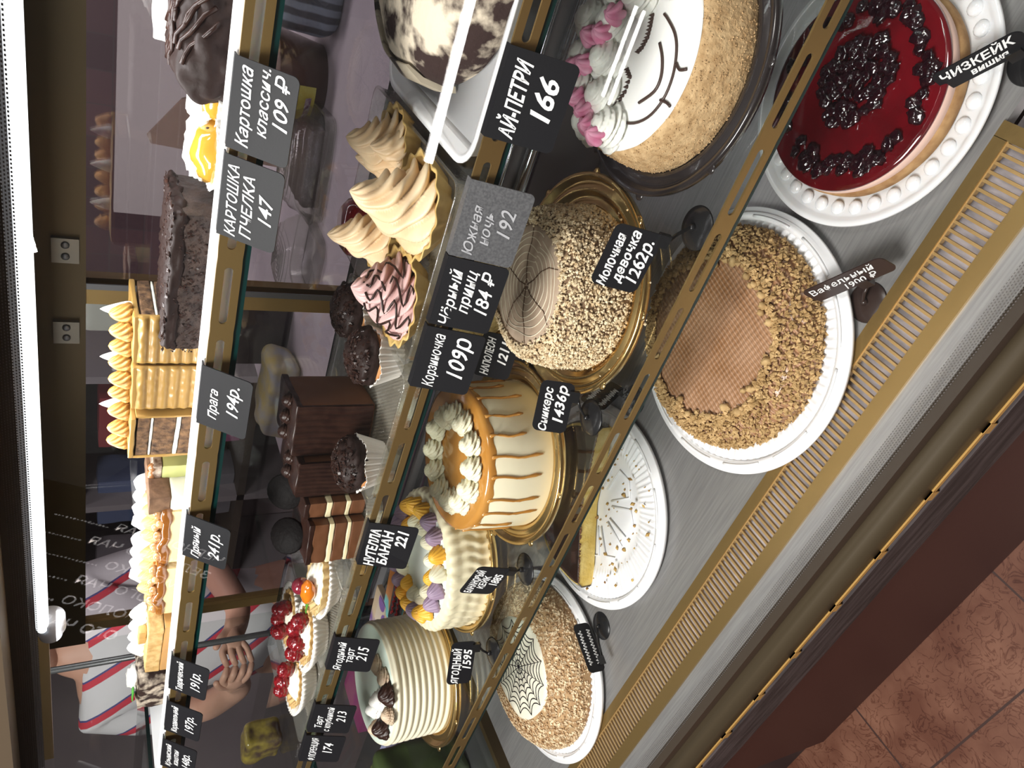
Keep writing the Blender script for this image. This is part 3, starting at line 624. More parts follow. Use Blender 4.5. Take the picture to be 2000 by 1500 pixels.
def card_mesh(w, h, r, th=.0012, sharp_top=False):
    P = []
    for (cx, cz, a) in ((w / 2 - r, h / 2 - r, 0), (-w / 2 + r, h / 2 - r, pi / 2), (-w / 2 + r, -h / 2 + r, pi), (w / 2 - r, -h / 2 + r, 3 * pi / 2)):
        if sharp_top and cz > 0: P.append((w / 2 if cx > 0 else -w / 2, h / 2)); continue
        for i in range(7): P.append((cx + r * cos(a + pi / 2 * i / 6), cz + r * sin(a + pi / 2 * i / 6)))
    n = len(P); b = MB(); b.add([(x, -th / 2, z) for x, z in P] + [(x, th / 2, z) for x, z in P], [tuple(range(n))[::-1], tuple(range(n, 2 * n))] + [(i, (i + 1) % n, (i + 1) % n + n, i + n) for i in range(n)], False)
    return b
def rail_tag(label, xc, shelf, lines, w=.069, h=None, m=CARD, ink=CHALK, seed=0, rot=0, bold=0):
    y, z, tl, h0 = {'top': (.5895, ZT + .0235, R_(36), .050), 'mid': (.5215, ZM + .0225, R_(17), .056)}[shelf]; h = h or h0
    t = thing('price_tag', label, 'price tag', (xc, y, z), group=None)
    M = Matrix.Rotation(-tl, 4, 'X') @ Matrix.Rotation(rot, 4, 'Y') @ Matrix.Translation((0, -.0012, -h / 2))
    card_mesh(w, h, .005, sharp_top=True).build('card', m, t, M)
    lettering(lines, w, h, ink, t, M, seed, bold=bold)
    # folded flap that hooks the card over the rail
    MB().box(-w / 2, w / 2, -.001, .006, -.0008, .0004).build('hook_flap', m, t)
rail_tag('black price tag KARTOSHKA KLASSICH 109, rightmost on the upper rail', -.1955, 'top', [('Картошка', .010, 0, .013), ('классич.', .009, .008, -.001), ('109 ₽', .012, .012, -.015)], seed=1)
rail_tag('black price tag KARTOSHKA PCHELKA 147, second from right on the upper rail', -.2695, 'top', [('КАРТОШКА', .009, -.002, .014), ('ПЧЕЛКА', .0095, -.003, .001), ('147', .012, 0, -.014)], seed=2)
rail_tag('black price tag PRAGA 194 under the mango cake slices', -.4735, 'top', [('Прага', .009, -.005, .010), ('194р.', .012, .006, -.009)], seed=3)
rail_tag('black price tag PRYANY 241 under the hazelnut caramel slices', -.668, 'top', [('Пряный', .009, -.004, .011), ('241р.', .013, 0, -.010)], w=.064, seed=4)
rail_tag('black price tag TAVRICHESKY 191 under the tan sponge slice', -.923, 'top', [('Таврический', .0085, 0, .011), ('191р.', .013, 0, -.010)], seed=5)
rail_tag('black price tag KARAMELNY 197 under the crumble slice', -1.022, 'top', [('Карамельный', .0085, 0, .011), ('197р.', .013, 0, -.010)], seed=6)
rail_tag('black price tag KRYMSKY KASHTAN 148, leftmost on the upper rail', -1.115, 'top', [('Крымский', .008, 0, .014), ('каштан', .008, 0, .003), ('148р.', .012, 0, -.012)], seed=7)
rail_tag('black price tag AI-PETRI 166 in bold chalk, rightmost on the middle rail', -.131, 'mid', [('АЙ-ПЕТРИ', .0125, -.002, .012), ('166', .017, .004, -.010)], seed=8, bold=.0003)
rail_tag('greyish scuffed price tag YUZHNAYA NOCH 192 with faint writing', -.2355, 'mid', [('Южная', .0095, -.008, .014), ('ночь', .0095, -.004, .003), ('192', .013, .004, -.012)], m=CARDG, ink=CHALKD, seed=9)
rail_tag('black price tag CHERNY PRINTS 184 next to the greyish scuffed tag', -.3055, 'mid', [('Чёрный', .011, -.004, .015), ('принц', .0105, .004, .002), ('184 ₽', .013, .006, -.014)], seed=10)
rail_tag('black price tag KORZINOCHKA 109 under the mostly empty clear tray', -.3775, 'mid', [('Корзиночка', .011, -.001, .013), ('109р', .017, .006, -.010)], seed=11)
rail_tag('black price tag BANAN 221 with bold white letters, under the striped cocoa slice', -.636, 'mid', [('НУТЕЛЛА', .0115, -.004, .016), ('БАНАН', .0115, -.002, .002), ('221', .013, .014, -.013)], seed=12, bold=.0003)
rail_tag('black price tag YAGODNY TART 215 beside the ridged ivory cake', -.841, 'mid', [('Ягодный', .0105, -.004, .015), ('тарт', .0105, 0, .003), ('215', .014, .004, -.012)], seed=13)
rail_tag('black price tag TART S KLUBNIKOY 213, second from left on the middle rail', -.990, 'mid', [('Тарт', .0095, -.006, .016), ('с клубникой', .0095, 0, .004), ('213', .013, .008, -.012)], seed=14)
rail_tag('black price tag FLORENTSIYA 174, leftmost on the middle rail', -1.068, 'mid', [('ФЛОРЕНЦИЯ', .0095, 0, .012), ('174', .014, .004, -.008)], seed=15)

def stand_tag(label, base, cc_, yaw, pitch, w, h, lines, seed=0, roll=0, m=CARD, ink=CHALK, r=.0205, dm=BLACKP, clip=(0.35, -.5), bold=0.0002):
    """round foot at base, card centred at cc_ (world), facing -y turned by yaw, leaned back by pitch"""
    t = thing('price_tag_stand', label, 'price tag', base)
    MB().lathe([(0, .0045), (r * .25, .0045), (r * .6, .0035), (r * .95, .001), (r, 0), (0, 0)], 40).build('foot', dm, t)
    L0 = Vector(cc_) - Vector(base); M = Matrix.Translation(L0) @ Matrix.Rotation(yaw, 4, 'Z') @ Matrix.Rotation(-pitch, 4, 'X') @ Matrix.Rotation(roll, 4, 'Y')
    card_mesh(w, h, .007).build('card', m, t, M)
    lettering(lines, w, h, ink, t, M, seed, bold=bold) if lines else scribble(w * .7, h, 2, ink, t, M)
    cx, cz = clip[0] * w, clip[1] * h
    MB().box(cx - .006, cx + .006, -.003, .003, cz - .006, cz + .005).build('clip', dm, t, M)
    q = M @ Vector((cx, 0, cz - .005)); MB().tube([(0, 0, .003), (0, 0, .008), tuple((Vector((0, 0, .008)) + q) / 2 + Vector((0, 0, .002))), tuple(q)], .0016, 8).build('stem', dm, t)
    MB().blob((0, 0, .006), .0035, 0).build('ball_joint', dm, t)
z0 = ZL + .0002
stand_tag('black tag 1262 on round black stand in front of the nut crumb cake', (-.200, .478, z0), (-.236, .475, .246), R_(-4), R_(18), .062, .046, [('Молочная', .0095, -.004, .013), ('девочка', .0095, .002, .001), ('1262р.', .012, .001, -.013)], 21, clip=(.42, -.5))
stand_tag('black tag 1436 on round black stand in front of the caramel drip cake', (-.441, .497, z0), (-.431, .505, .229), R_(22), R_(18), .056, .038, [('Сникерс', .009, -.003, .008), ('1436р', .012, .004, -.007)], 22, roll=R_(4), clip=(.25, -.5))
stand_tag('black tag NAPOLEON 1211 between the nut crumb cake and the drip cake', (-.452, .632, z0), (-.443, .612, .247), R_(4), R_(20), .058, .044, [('НАПОЛЕОН', .0095, -.001, .009), ('1211', .012, .006, -.008)], 23)
stand_tag('black tag BANANOVY KEYK 1885 in front of the cake with purple rosettes', (-.683, .487, z0), (-.694, .487, .234), R_(-14), R_(12), .072, .044, [('БАНАНОВЫЙ', .010, -.002, .012), ('КЕЙК', .0095, -.002, 0), ('1885', .0115, .006, -.013)], 24, clip=(.4, -.5))
stand_tag('black tag YAGODNY 1595 on stand in front of the ridged ivory cake', (-.839, .473, z0), (-.850, .474, .225), R_(20), R_(10), .066, .034, [('ЯГОДНЫЙ', .0105, -.004, .006), ('1595', .012, .006, -.008)], 25, clip=(.35, -.5))
stand_tag('dark brown tag VAFELNY 1900 on brown stand at the edge of the wafer cake plate', (-.221, .402, .0003), (-.205, .412, .034), R_(-37), R_(20), .088, .026, [('Вафельный', .0095, -.004, .005), ('1900 ₽', .009, .010, -.006)], 26, m=mat('brown_card', (.035, .02, .018), .4), dm=mat('brown_plastic', (.03, .018, .015), .3), clip=(.1, -.5), bold=0)
stand_tag('narrow black tag CHIZKEYK over the rim of the cheesecake plate', (.012, .398, .0003), (-.002, .415, .036), R_(-42), R_(16), .070, .026, [('ЧИЗКЕЙК', .009, 0, .005), ('вишня', .007, .004, -.005)], 27, clip=(.3, -.4))
stand_tag('narrow black tag on stand over the rim of the spider web cake plate', (-.831, .473, .0003), (-.836, .447, .036), R_(74), R_(-6), .070, .030, None, 28, clip=(-.3, -.4))
stand_tag('black tag on deck stand, half hidden behind the slotted lower rail', (-.518, .617, .0003), (-.530, .645, .034), R_(-20), R_(30), .060, .040, None, 29, r=.021)

# ------------------------------------------------------------------ upper shelf: white tray and slices
ty0 = ZT + .001
t = thing('serving_tray', 'long white plastic tray lying on the upper shelf', 'tray', (-.40, .66, ty0))
def tray(par, name, m, x0, x1, y0, y1, h, rim, th=.002, cr=.02):
    b = MB(); pr = [(-.006, .0015), (0, .002), (.003, h), (rim, h + .0005), (rim, h - .0015), (.005, h - .002), (.0025, 0), (-.006, 0)]
    P = []
    for (cx, cy, a) in ((x1 - cr, y1 - cr, 0), (x0 + cr, y1 - cr, pi / 2), (x0 + cr, y0 + cr, pi), (x1 - cr, y0 + cr, 3 * pi / 2)):
        for i in range(7): P.append((cx, cy, a + pi / 2 * i / 6))
    n = len(P); v = []
    for cx, cy, a in P:
        for d, z in pr: v.append((cx + (cr - rim + d) * cos(a), cy + (cr - rim + d) * sin(a), z))
    k = len(pr); f = [(i * k + j, ((i + 1) % n) * k + j, ((i + 1) % n) * k + (j + 1) % k, i * k + (j + 1) % k) for i in range(n) for j in range(k)]
    f.append(tuple(i * k for i in range(n))); b.add(v, f); return b.build(name, m, par)
tray(t, 'tray_body', WHITEP, -.80, .62, -.0625, .085, .0262, .0045)
TZ = ty0 + .003
BROWN_SP = mat('brown_marbled_sponge', (.030, .014, .008), .85, col2=(.24, .13, .06), scale=130, bump=.8, bscale=200, lo=.3, hi=.7)
MANGO = mat('mango_cream', (.40, .235, .065), .36, sss=.12, coat=.2)
MANGO2 = mat('deep_mango_cream', (.44, .22, .045), .4, sss=.1)
def layers(par, L, x0, x1, y0, y1, amp=.0006):
    for nm, m, z0_, z1_ in L:
        MB().rbox(((x1 - x0) / 2, (y1 - y0) / 2, (z1_ - z0_) / 2), .0015, 14, amp, 90, ((x0 + x1) / 2, (y0 + y1) / 2, (z0_ + z1_) / 2), seed=z0_ * 50).build(nm, m, par)
def ridged(par, x0, x1, y, z0_, z1_, m, nr=7, d=.004, nm='ridged_cream'):
    h = (z1_ - z0_) / nr
    def fn(u, w):
        z = z0_ + (z1_ - z0_) * w; k = abs(sin(pi * (w * nr))); e = min(1, u / .06, (1 - u) / .06)
        return (x0 + (x1 - x0) * u, y - d * (.35 + .65 * k) * sqrt(max(0, e)) - .0006 * noise2((u * 3, w * 5, 0), 3), z)
    b = MB().grid(fn, 40, nr * 10 + 1); b.box(x0 + .001, x1 - .001, y, y + .004, z0_, z1_); return b.build(nm, m, par)
# mango slices
def mango_slice(label, x, y, rz, cut):
    s = thing('mango_cake_slice', label, 'cake slice', (x, y, TZ), rz)
    h = .073; w = .035 if cut else .0255
    layers(s, [('sponge', BROWN_SP, .001, .026), ('cream_layer', CREAM, .026, .031), ('sponge', BROWN_SP, .031, .052), ('cream_layer', CREAM, .052, .055), ('sponge', BROWN_SP, .055, .067)], -w, w, -.024, .050)
    ridged(s, -w - .001, w + .001, -.024, .0, h - .003, MANGO, 7) if not cut else None
    if cut:
        MB().rbox((.003, .037, h / 2 - .002), .0015, 10, .0008, 60, (-w - .001, .013, h / 2)).build('side_cream', MANGO, s)
        MB().rbox((.002, .037, h / 2 - .004), .0015, 10, .0008, 60, (w + .0005, .013, h / 2)).build('side_cream', MANGO, s)
    MB().rbox((w, .039, .003), .002, 12, .001, 60, (0, .013, h - .002)).build('top_cream', MANGO, s)
    for i, (dx, dy) in enumerate([(-w * .62, -.010), (w * .1, -.012), (w * .7, -.006)]):
        MB().swirl((0, 0, 0), .0125, .020, 9, .26, .55, .52, 72, 16, base=.8).build('rosette', MANGO2, s, loc=(dx, dy, h + .0005))
    o = MB().swirl((0, 0, 0), .010, .027, 4, .05, 0, .75, 24, 12).build('white_drop', WHITEC, s, loc=(.012, .012, h)); o['label'] = 'pointed white cream drop'
    return s
mango_slice('mango yellow cake slice with combed cream side, next to the long dark chocolate slice', -.456, .672, R_(4), False)
mango_slice('mango yellow cake slice with combed cream side, between two other mango slices', -.508, .666, R_(1), False)
mango_slice('mango cake slice turned so its brown and white cut layers show', -.570, .668, R_(-14), True)
# long chocolate slice
s = thing('chocolate_cake_slice', 'long dark chocolate slice with rough shaved top beside the mango slices', 'cake slice', (-.374, .650, TZ), R_(-4))
layers(s, [('sponge', mat('dark_wet_sponge', (.022, .012, .009), .6, col2=(.05, .028, .02), scale=90, bump=.9, bscale=160), .001, .044)], -.072, .072, -.03, .04, .0016)
MB().rbox((.074, .037, .006), .004, 26, .004, 160, (0, .005, .045)).build('shaved_chocolate_top', CHOCM, s)
b = MB()
for _ in range(900): flake(b, (random.uniform(-.074, .074), random.uniform(-.032, .04), .050), random.uniform(.001, .0035), (0, 0, 1))
for _ in range(500): flake(b, (random.uniform(-.074, .074), -.0312, random.uniform(.003, .045)), random.uniform(.0006, .0018), (0, -1, 0))
stuff(b.build('chocolate_flakes', CHOC, s))
# pastries in paper with yellow jelly and white glaze
def bee(label, x, y, rz, sc=1.):
    s = thing('glazed_pastry', label, 'pastry', (x, y, TZ), rz)
    MB().lathe([(.020, 0), (.026, .010), (.031, .020), (.0325, .022), (.0305, .0205), (.0255, .0105), (.0195, .001), (0, .001)], 180, lambda a, r, z: (r * (1 + .035 * sin(30 * a)), z), ).build('paper_cup', PAPER, s)
    MB().blob((0, 0, .020), (.027, .024, .018), .1, 2, 32, 18).build('yellow_jelly', mat('yellow_jelly', (.48, .25, .03), .12, coat=.8, sss=.1), s)
    MB().blob((.002, .010, .030), (.029, .020, .0105), .3, 3, 32, 16, seed=3).build('white_glaze', mat('white_chocolate', (.85, .83, .76), .25, sss=.1), s)
    for k in range(2): MB().blob((.004 + k * .014, -.013 + k * .003, .026), .0028, .1).build('chocolate_dot', CHOC, s)
bee('yellow jelly pastry with white glaze in a paper cup, next to the chocolate slice', -.258, .645, .2)
bee('yellow jelly pastry with white glaze in a cup, half hidden by the chocolate roll', -.212, .660, 1.1)
# big chocolate roll
s = thing('chocolate_roll', 'large dark matte chocolate covered roll at the right end of the upper tray', 'pastry', (-.120, .668, TZ), R_(8))
MB().rbox((.098, .048, .027), .025, 56, .006, 75, (0, 0, .027)).build('chocolate_coating', CHOCM, s)
b = MB()
for k in range(60):
    x = random.uniform(-.085, .075); y_ = random.uniform(-.040, .02)
    b.tube([(x + .007 * t, y_ - .004 * t + .003 * sin(t * 1.7 + k), .0560 - .018 * max(0, (-(y_ - .004 * t) - .022) / .026) ** 2 + .0008 * sin(t * 2 + k)) for t in range(6)], .0019, 6)
b.build('piped_strands', CHOC, s)
MB().rbox((.09, .004, .032), .003, 24, .006, 40, (.02, .056, .033)).build('paper_wrapper', PAPER, s)
# pistachio slice
s = thing('pistachio_slice', 'pale green pistachio slice with chocolate nut topping, behind the mango slices', 'cake slice', (-.662, .694, TZ), R_(-10))
layers(s, [('green_cream', mat('pistachio_cream', (.50, .52, .20), .45, sss=.1), .002, .038), ('chocolate_top', mat('nut_chocolate', (.10, .05, .03), .35, col2=(.55, .45, .36), scale=110, bump=.5), .038, .048)], -.036, .036, -.03, .04, .0014)
for k in range(6): MB().blob((-.03 + .012 * k, -.026, .048), (.006, .005, .0045), .3, 2, 12, 8, k).build('nut', mat('glazed_nut', (.30, .13, .05), .3, coat=.5), s)
# brown topped slice
s = thing('brown_biscuit_slice', 'slice with brown crumb top and cream filling behind the hazelnut slices', 'cake slice', (-.668, .664, TZ), R_(-5))
layers(s, [('cream_filling', CREAM, .001, .030), ('brown_sponge', mat('brown_crumb_top', (.10, .05, .025), .8, col2=(.2, .11, .06), scale=90, bump=.7), .030, .052)], -.013, .016, -.03, .04, .001)
# hazelnut caramel slices
def hazel(label, x, y, rz):
    s = thing('hazelnut_caramel_slice', label, 'cake slice', (x, y, TZ), rz)
    layers(s, [('cream_body', mat('vanilla_cream', (.76, .58, .30), .5, sss=.1), .001, .030)], -.046, .046, -.028, .040, .0006)
    MB().rbox((.047, .014, .006), .004, 22, .004, 70, (0, -.016, .033)).build('caramel_layer', mat('dark_caramel', (.22, .075, .012), .12, coat=1.), s)
    hz = mat('glazed_hazelnut', (.36, .15, .045), .22, col2=(.62, .38, .17), scale=60, coat=.8)
    for k in range(9): MB().blob((-.040 + .010 * k, -.021 + .005 * (k % 2), .038 + .002 * (k % 3)), (.0062, .0058, .0055), .15, 2, 14, 10, k).build('hazelnut', hz, s)
    for k in range(4): MB().swirl((0, 0, 0), .0145, .022, 16, .22, .5, .55, 80, 14, base=.85).build('caramel_rosette', mat('caramel_cream', (.52, .33, .12), .45, sss=.1), s, loc=(-.034 + .0225 * k, .008, .034))
    for k in range(4): MB().blob((-.034 + .0225 * k, .030, .044), (.014, .012, .019), .12, 2, 22, 14, k).build('white_cream_ball', WHITEC, s)
hazel('hazelnut caramel slice with coffee rosettes, the one nearer the brown crumb slice', -.722, .662, R_(-3))
hazel('hazelnut caramel slice with coffee rosettes, the one beside the plain sponge slice', -.820, .662, R_(-3))
# sponge slice with white cream
s = thing('caramel_sponge_slice', 'tan sponge slice with caramel edges and white cream crown', 'cake slice', (-.932, .660, TZ), R_(-6))
layers(s, [('sponge', mat('tan_sponge', (.50, .30, .10), .8, col2=(.68, .46, .20), scale=110, bump=.6), .026, .044), ('caramel_cream_layer', mat('caramel_edge', (.52, .28, .09), .35, coat=.4), .016, .026), ('cream_layer', CREAM, .010, .016), ('caramel_base', mat('caramel_edge', (.5, .3, .1)), .001, .010)], -.055, .055, -.03, .04, .0012)
for k in range(4): MB().swirl((0, 0, 0), .016, .020, 8, .15, 1., .6, 48, 12).build('white_cream_swirl', WHITEC, s, loc=(-.042 + .028 * k, .004, .044))
for k in range(2): MB().rbox((.008, .006, .005), .002, 8, .001, 80, (.012 + .014 * k, -.014, .049)).build('caramel_cube', mat('caramel_cream', (.5, .3, .1)), s)
# dark crumble slice with a green leaf
s = thing('crumble_slice', 'dark chocolate crumble slice with powdered sugar and a green mint leaf, leftmost on the tray', 'cake slice', (-1.040, .662, TZ), R_(-8))
layers(s, [('crumble_body', mat('sugared_chocolate_crumble', (.030, .014, .010), .6, col2=(.55, .46, .36), scale=75, bump=.7, bscale=90, lo=.45, hi=.62), .001, .050)], -.036, .036, -.028, .034, .003)
MB().blob((-.010, .010, .052), (.022, .016, .010), .3, 3, 24, 14).build('white_cream_top', WHITEC, s)
MB().rbox((.016, .004, .0012), .001, 10, .001, 60, (-.006, -.018, .0555)).build('mint_leaf', mat('mint_green', (.10, .40, .06), .4), s)

# ------------------------------------------------------------------ middle shelf
MZ = ZM + .0005
def diamond():
    m = glass('embossed_clear_plastic', (.95, .95, .93), 1.6, .05, .22, (.80, .74, .62), 100, 0)
    return m
DIA = diamond()
def clear_tray(label, x0, x1, y0, y1, h=.020):
    cx, cy = (x0 + x1) / 2, (y0 + y1) / 2; t = thing('clear_plastic_tray', label, 'tray', (cx, cy, MZ))
    tray(t, 'tray_body', CLEARP, x0 - cx, x1 - cx, y0 - cy, y1 - cy, h, .006, cr=.014)
    b = MB(); d = .0052; X0, X1, Y0, Y1 = x0 - cx + .012, x1 - cx - .012, y0 - cy + .012, y1 - cy - .012; i = 0
    x = X0
    while x < X1:
        y = Y0 + (i % 2) * d * .5
        while y < Y1:
            b.add([(x - d * .5, y, .0022), (x, y - d * .5, .0022), (x + d * .5, y, .0022), (x, y + d * .5, .0022), (x, y, .0036)], [(0, 1, 4), (1, 2, 4), (2, 3, 4), (3, 0, 4)], False); y += d
        x += d * .5; i += 1
    b.build('embossed_bottom', DIA, t); return t
clear_tray('clear plastic tray with diamond embossing under the meringue tartlets', -.410, -.215, .542, .790)
clear_tray('clear plastic tray with diamond embossing, mostly empty, with dark crumbs', -.590, -.416, .535, .745)
clear_tray('clear plastic tray under the chocolate and banana slices', -.745, -.596, .535, .745)
clear_tray('clear plastic tray under the fruit tart', -.905, -.751, .535, .735)
clear_tray('clear plastic tray at the left end, under the berry tarts', -1.09, -.911, .535, .735)
cr = MB()
for _ in range(16): cr.crumb((random.gauss(-.45, .03), random.gauss(.70, .012), MZ + .0045), random.uniform(.0012, .0032))
stuff(tag(cr.build('chocolate_crumbs', CHOC), 'dark chocolate crumbs scattered in the mostly empty plastic tray', 'crumbs'))
TM = MZ + .004
def tart_shell(par, rx, ry, h, n=22, m=TART, dz=0):
    MB().lathe([(0, 0), (.62, 0), (.80, h * .45), (1.0, h), (1.02, h * 1.06), (.93, h * 1.02), (.74, h * .4), (.5, h * .3), (0, h * .3)], n * 10, lambda a, r, z: (r * (1 + .055 * sin(n * a) * (r > .6)), z)).build('tart_shell', m, par, Matrix.Translation((0, 0, dz)) @ Matrix.Diagonal((rx, ry, 1, 1)))
MER = mat('toasted_meringue', (.72, .50, .28), .42, sss=.12, col2=(.84, .68, .46), scale=14); MERP = mat('pink_meringue', (.66, .42, .40), .38, sss=.15)
PINKM = MERP
def meringue(label, x, y, rz, r=.040, big=.03, m=MER, hh=.058, drizzle=False, tips=1):
    s = thing('meringue_tartlet', label, 'tartlet', (x, y, TM), rz)
    tart_shell(s, r, r, .022, 14, mat('golden_tart_crust', (.50, .31, .09), .5, col2=(.66, .46, .17), scale=40, bump=.3))
    MB().swirl((0, 0, 0), r * .95, hh, 8, .40, 1.25, .78, 110, 44, base=.85, lean=.15, wav=.10).build('meringue_swirl', m, s, loc=(0, 0, .016))
    for k in range(tips): MB().swirl((0, 0, 0), r * .5, hh * .62, 7, .30, .8, .75, 60, 26, base=.85, wav=.06).build('meringue_peak', m, s, loc=(r * .55 * cos(1.2 + 2.4 * k), r * .55 * sin(1.2 + 2.4 * k), .020))
    if drizzle:
        for k in range(4):
            pts = []
            for i in range(22):
                a = -2.9 + k * .75 + .05 * i; t = .05 + .72 * i / 21; rr = r * .90 * (1 - t) ** .8 * 1.0 + .001; pts.append((rr * cos(a + .35 * sin(i * .9)), rr * sin(a + .35 * sin(i * .9)), .018 + hh * t))
            MB().tube(pts, .0012, 6).build('chocolate_drizzle', CHOC, s)
    return s
meringue('largest toasted meringue tartlet with a tall pointed swirl, nearest the glass', -.266, .600, .3, .049, hh=.070, tips=1)
meringue('toasted meringue tartlet in the back right corner of the clear tray', -.248, .694, 1.4, .041, hh=.050, tips=2)
meringue('small toasted meringue tartlet behind, left of the tall pointed one', -.336, .672, 2.4, .036, hh=.058, tips=0)
meringue('pink meringue tartlet with dark chocolate drizzle', -.356, .590, .2, .048, m=MERP, hh=.054, drizzle=True, tips=1)
# red glazed pastry behind
s = thing('red_glazed_cake', 'small round pastry with shiny red glaze in a paper case, behind the meringues', 'pastry', (-.362, .742, TM))
MB().lathe([(.026, 0), (.032, .018), (.0315, .018), (.025, .001), (0, .001)], 160, lambda a, r, z: (r * (1 + .03 * sin(34 * a)), z)).build('paper_cup', mat('mauve_paper', (.50, .42, .42), .6), s)
MB().lathe([(.030, .008), (.033, .020), (.031, .030), (.024, .036), (0, .037)], 60).build('red_glaze', mat('red_mirror_glaze', (.22, .006, .008), .06, coat=1), s)
# chocolate muffins
def muffin(label, x, y, rz, r=.030, h=.030, m=CHOCM, hasc=True):
    s = thing('muffin', label, 'muffin', (x, y, TM), rz)
    MB().lathe([(r * .72, 0), (r * 1.02, h * .95), (r * 1.06, h), (r * 1.0, h * .95), (r * .70, .001), (0, .001)], 200, lambda a, rr, z: (rr * (1 + .045 * sin(28 * a) * (rr > .015)), z + (.002 * sin(5 * a) if z > h * .9 else 0))).build('paper_cup', PAPER, s)
    MB().lathe([(0, .002), (r * .68, .004), (r * .95, h * .98), (0, h)], 40).build('muffin_base', mat('muffin_sponge', (.42, .18, .06), .8, col2=(.55, .28, .11), scale=90, bump=.7), s)
    MB().blob((0, 0, h + .006), (r * 1.02, r * .98, r * .62), .22, 3.5, 34, 22, x * 30).build('muffin_top', m, s)
    b = MB()
    for _ in range(420):
        a = random.uniform(0, 6.3); t = random.uniform(0, 1.3); d = Vector((cos(a) * sin(t), sin(a) * sin(t), cos(t))); flake(b, (d.x * r, d.y * r, h + .006 + d.z * r * .62), random.uniform(.0012, .003), tuple(d))
    stuff(b.build('chocolate_flakes', CHOC, s))
muffin('chocolate muffin in a white paper cup next to the pink meringue', -.436, .600, 0)
muffin('chocolate muffin behind the pink meringue tartlet', -.425, .668, 0)
muffin('chocolate muffin in a flared white paper cup at the front of the chocolate slices', -.555, .566, 0)
# white tray with cocoa cake
t = thing('white_tray', 'white plastic tray with rounded corners under the cocoa dusted cake', 'tray', (-.06, .665, MZ)); tray(t, 'tray_body', WHITEP, -.148, .20, -.120, .115, .014, .010, cr=.03)
s = thing('cocoa_cream_cake', 'part of a round cream cake dusted with cocoa, with grey chocolate streaked side', 'cake', (-.050, .670, MZ + .004))
COCOA = mat('cocoa_dusted_cream', (.030, .014, .012), .9, col2=(.72, .62, .48), scale=26, detail=15, lo=.46, hi=.56, bump=.6, bscale=160)
MB().lathe([(.118, .002), (.122, .012), (.118, .030), (.106, .046), (.085, .056), (.05, .061), (0, .062)], 110, lambda a, r, z: (r * (1 + .02 * noise2((3 * cos(a), 3 * sin(a), z * 20))), z + .002 * noise2((r * cos(a), r * sin(a), 0), 30)), a0=R_(150), a1=R_(345)).build('cream_top', COCOA, s)
MB().lathe([(.1245, 0), (.1265, .012), (.1225, .034), (.110, .0495), (.109, .0470), (.118, .032), (.122, .012), (.119, .001)], 110, lambda a, r, z: (r * (1 + .02 * noise2((3 * cos(a), 3 * sin(a), z * 20))), z), a0=R_(95), a1=R_(200)).build('streaked_chocolate_band', mat('streaked_cream', (.03, .022, .02), .5, col2=(.46, .40, .30), scale=40, aniso=(1, 1, .35), lo=.40, hi=.50), s)
# chocolate slices with sponge and biscuits
def choc_slice(label, x, y, rz, w, d, h, oreo):
    s = thing('chocolate_cream_slice', label, 'cake slice', (x, y, TM), rz)
    SP = mat('cocoa_sponge', (.075, .030, .014), .9, col2=(.24, .12, .06), scale=260, detail=8, lo=.42, hi=.6, bump=1., bscale=300)
    WC = mat('vanilla_filling', (.80, .70, .44), .5, sss=.1)
    layers(s, [('sponge', SP, .001, h * .26), ('cream_filling', WC, h * .26, h * .34), ('sponge', SP, h * .34, h * .56), ('cream_filling', WC, h * .56, h * .66), ('sponge', SP, h * .66, h * .94)], -w, w, -d, d, .0012)
    MB().rbox((w + .0005, d + .0005, .0035), .002, 14, .0015, 70, (0, 0, h * .96)).build('chocolate_top', CHOC, s)
    if oreo:
        for k, (dx, tl) in enumerate(oreo):
            o = MB().lathe([(0, 0), (.020, 0), (.0215, .002), (.0215, .004), (.020, .0055), (0, .006)], 44, lambda a, r, z: (r * (1 + (.012 * sin(24 * a) if r > .02 else 0)), z)).build('biscuit', mat('black_cocoa_biscuit', (.005, .004, .004), .6, spec=.1, bump=.4, bscale=200), s, loc=(dx, .0, h + .012)); o.rotation_euler = (tl, .5, 0)
    return s
def glazed_block(label, x, y, rz, w, d, h):
    s = thing('chocolate_glazed_slice', label, 'cake slice', (x, y, TM), rz)
    MB().rbox((w, d, h / 2), .003, 20, .001, 50, (0, 0, h / 2)).build('sponge_core', mat('cocoa_sponge', (.13, .05, .02)), s)
    def fn(u, w_):
        return (-w - .001 + (2 * w + .002) * u, -d - .003 - .0014 * abs(sin(u * 26 + .6 * sin(w_ * 6))), .004 + (h) * w_)
    MB().grid(fn, 110, 16).box(-w - .001, w + .001, -d - .003, -d, .004, h + .004).build('combed_chocolate_side', CHOC, s)
    MB().rbox((w + .001, d + .002, .004), .002, 18, .002, 60, (0, 0, h + .002)).build('chocolate_top', CHOC, s)
    for k in range(3): MB().swirl((0, 0, 0), .011, .010, 6, .3, 1, .5, 40, 10).build('chocolate_curl', CHOC, s, loc=(-w + .012 + k * .02, -d * .2, h + .005))
glazed_block('dark chocolate slice with combed glossy side, in front of the empty tray', -.552, .648, R_(10), .030, .036, .084)
glazed_block('dark chocolate slice with combed glossy side and melted edge, second from the empty tray', -.602, .626, R_(6), .022, .036, .078)
choc_slice('layered cocoa sponge slice with vanilla filling and a black biscuit, squeezed in the middle', -.6375, .612, R_(4), .011, .038, .072, [(0, .9)])
choc_slice('layered cocoa sponge slice with two white cream stripes facing the glass', -.680, .592, R_(12), .027, .036, .066, [(-.010, .7)])
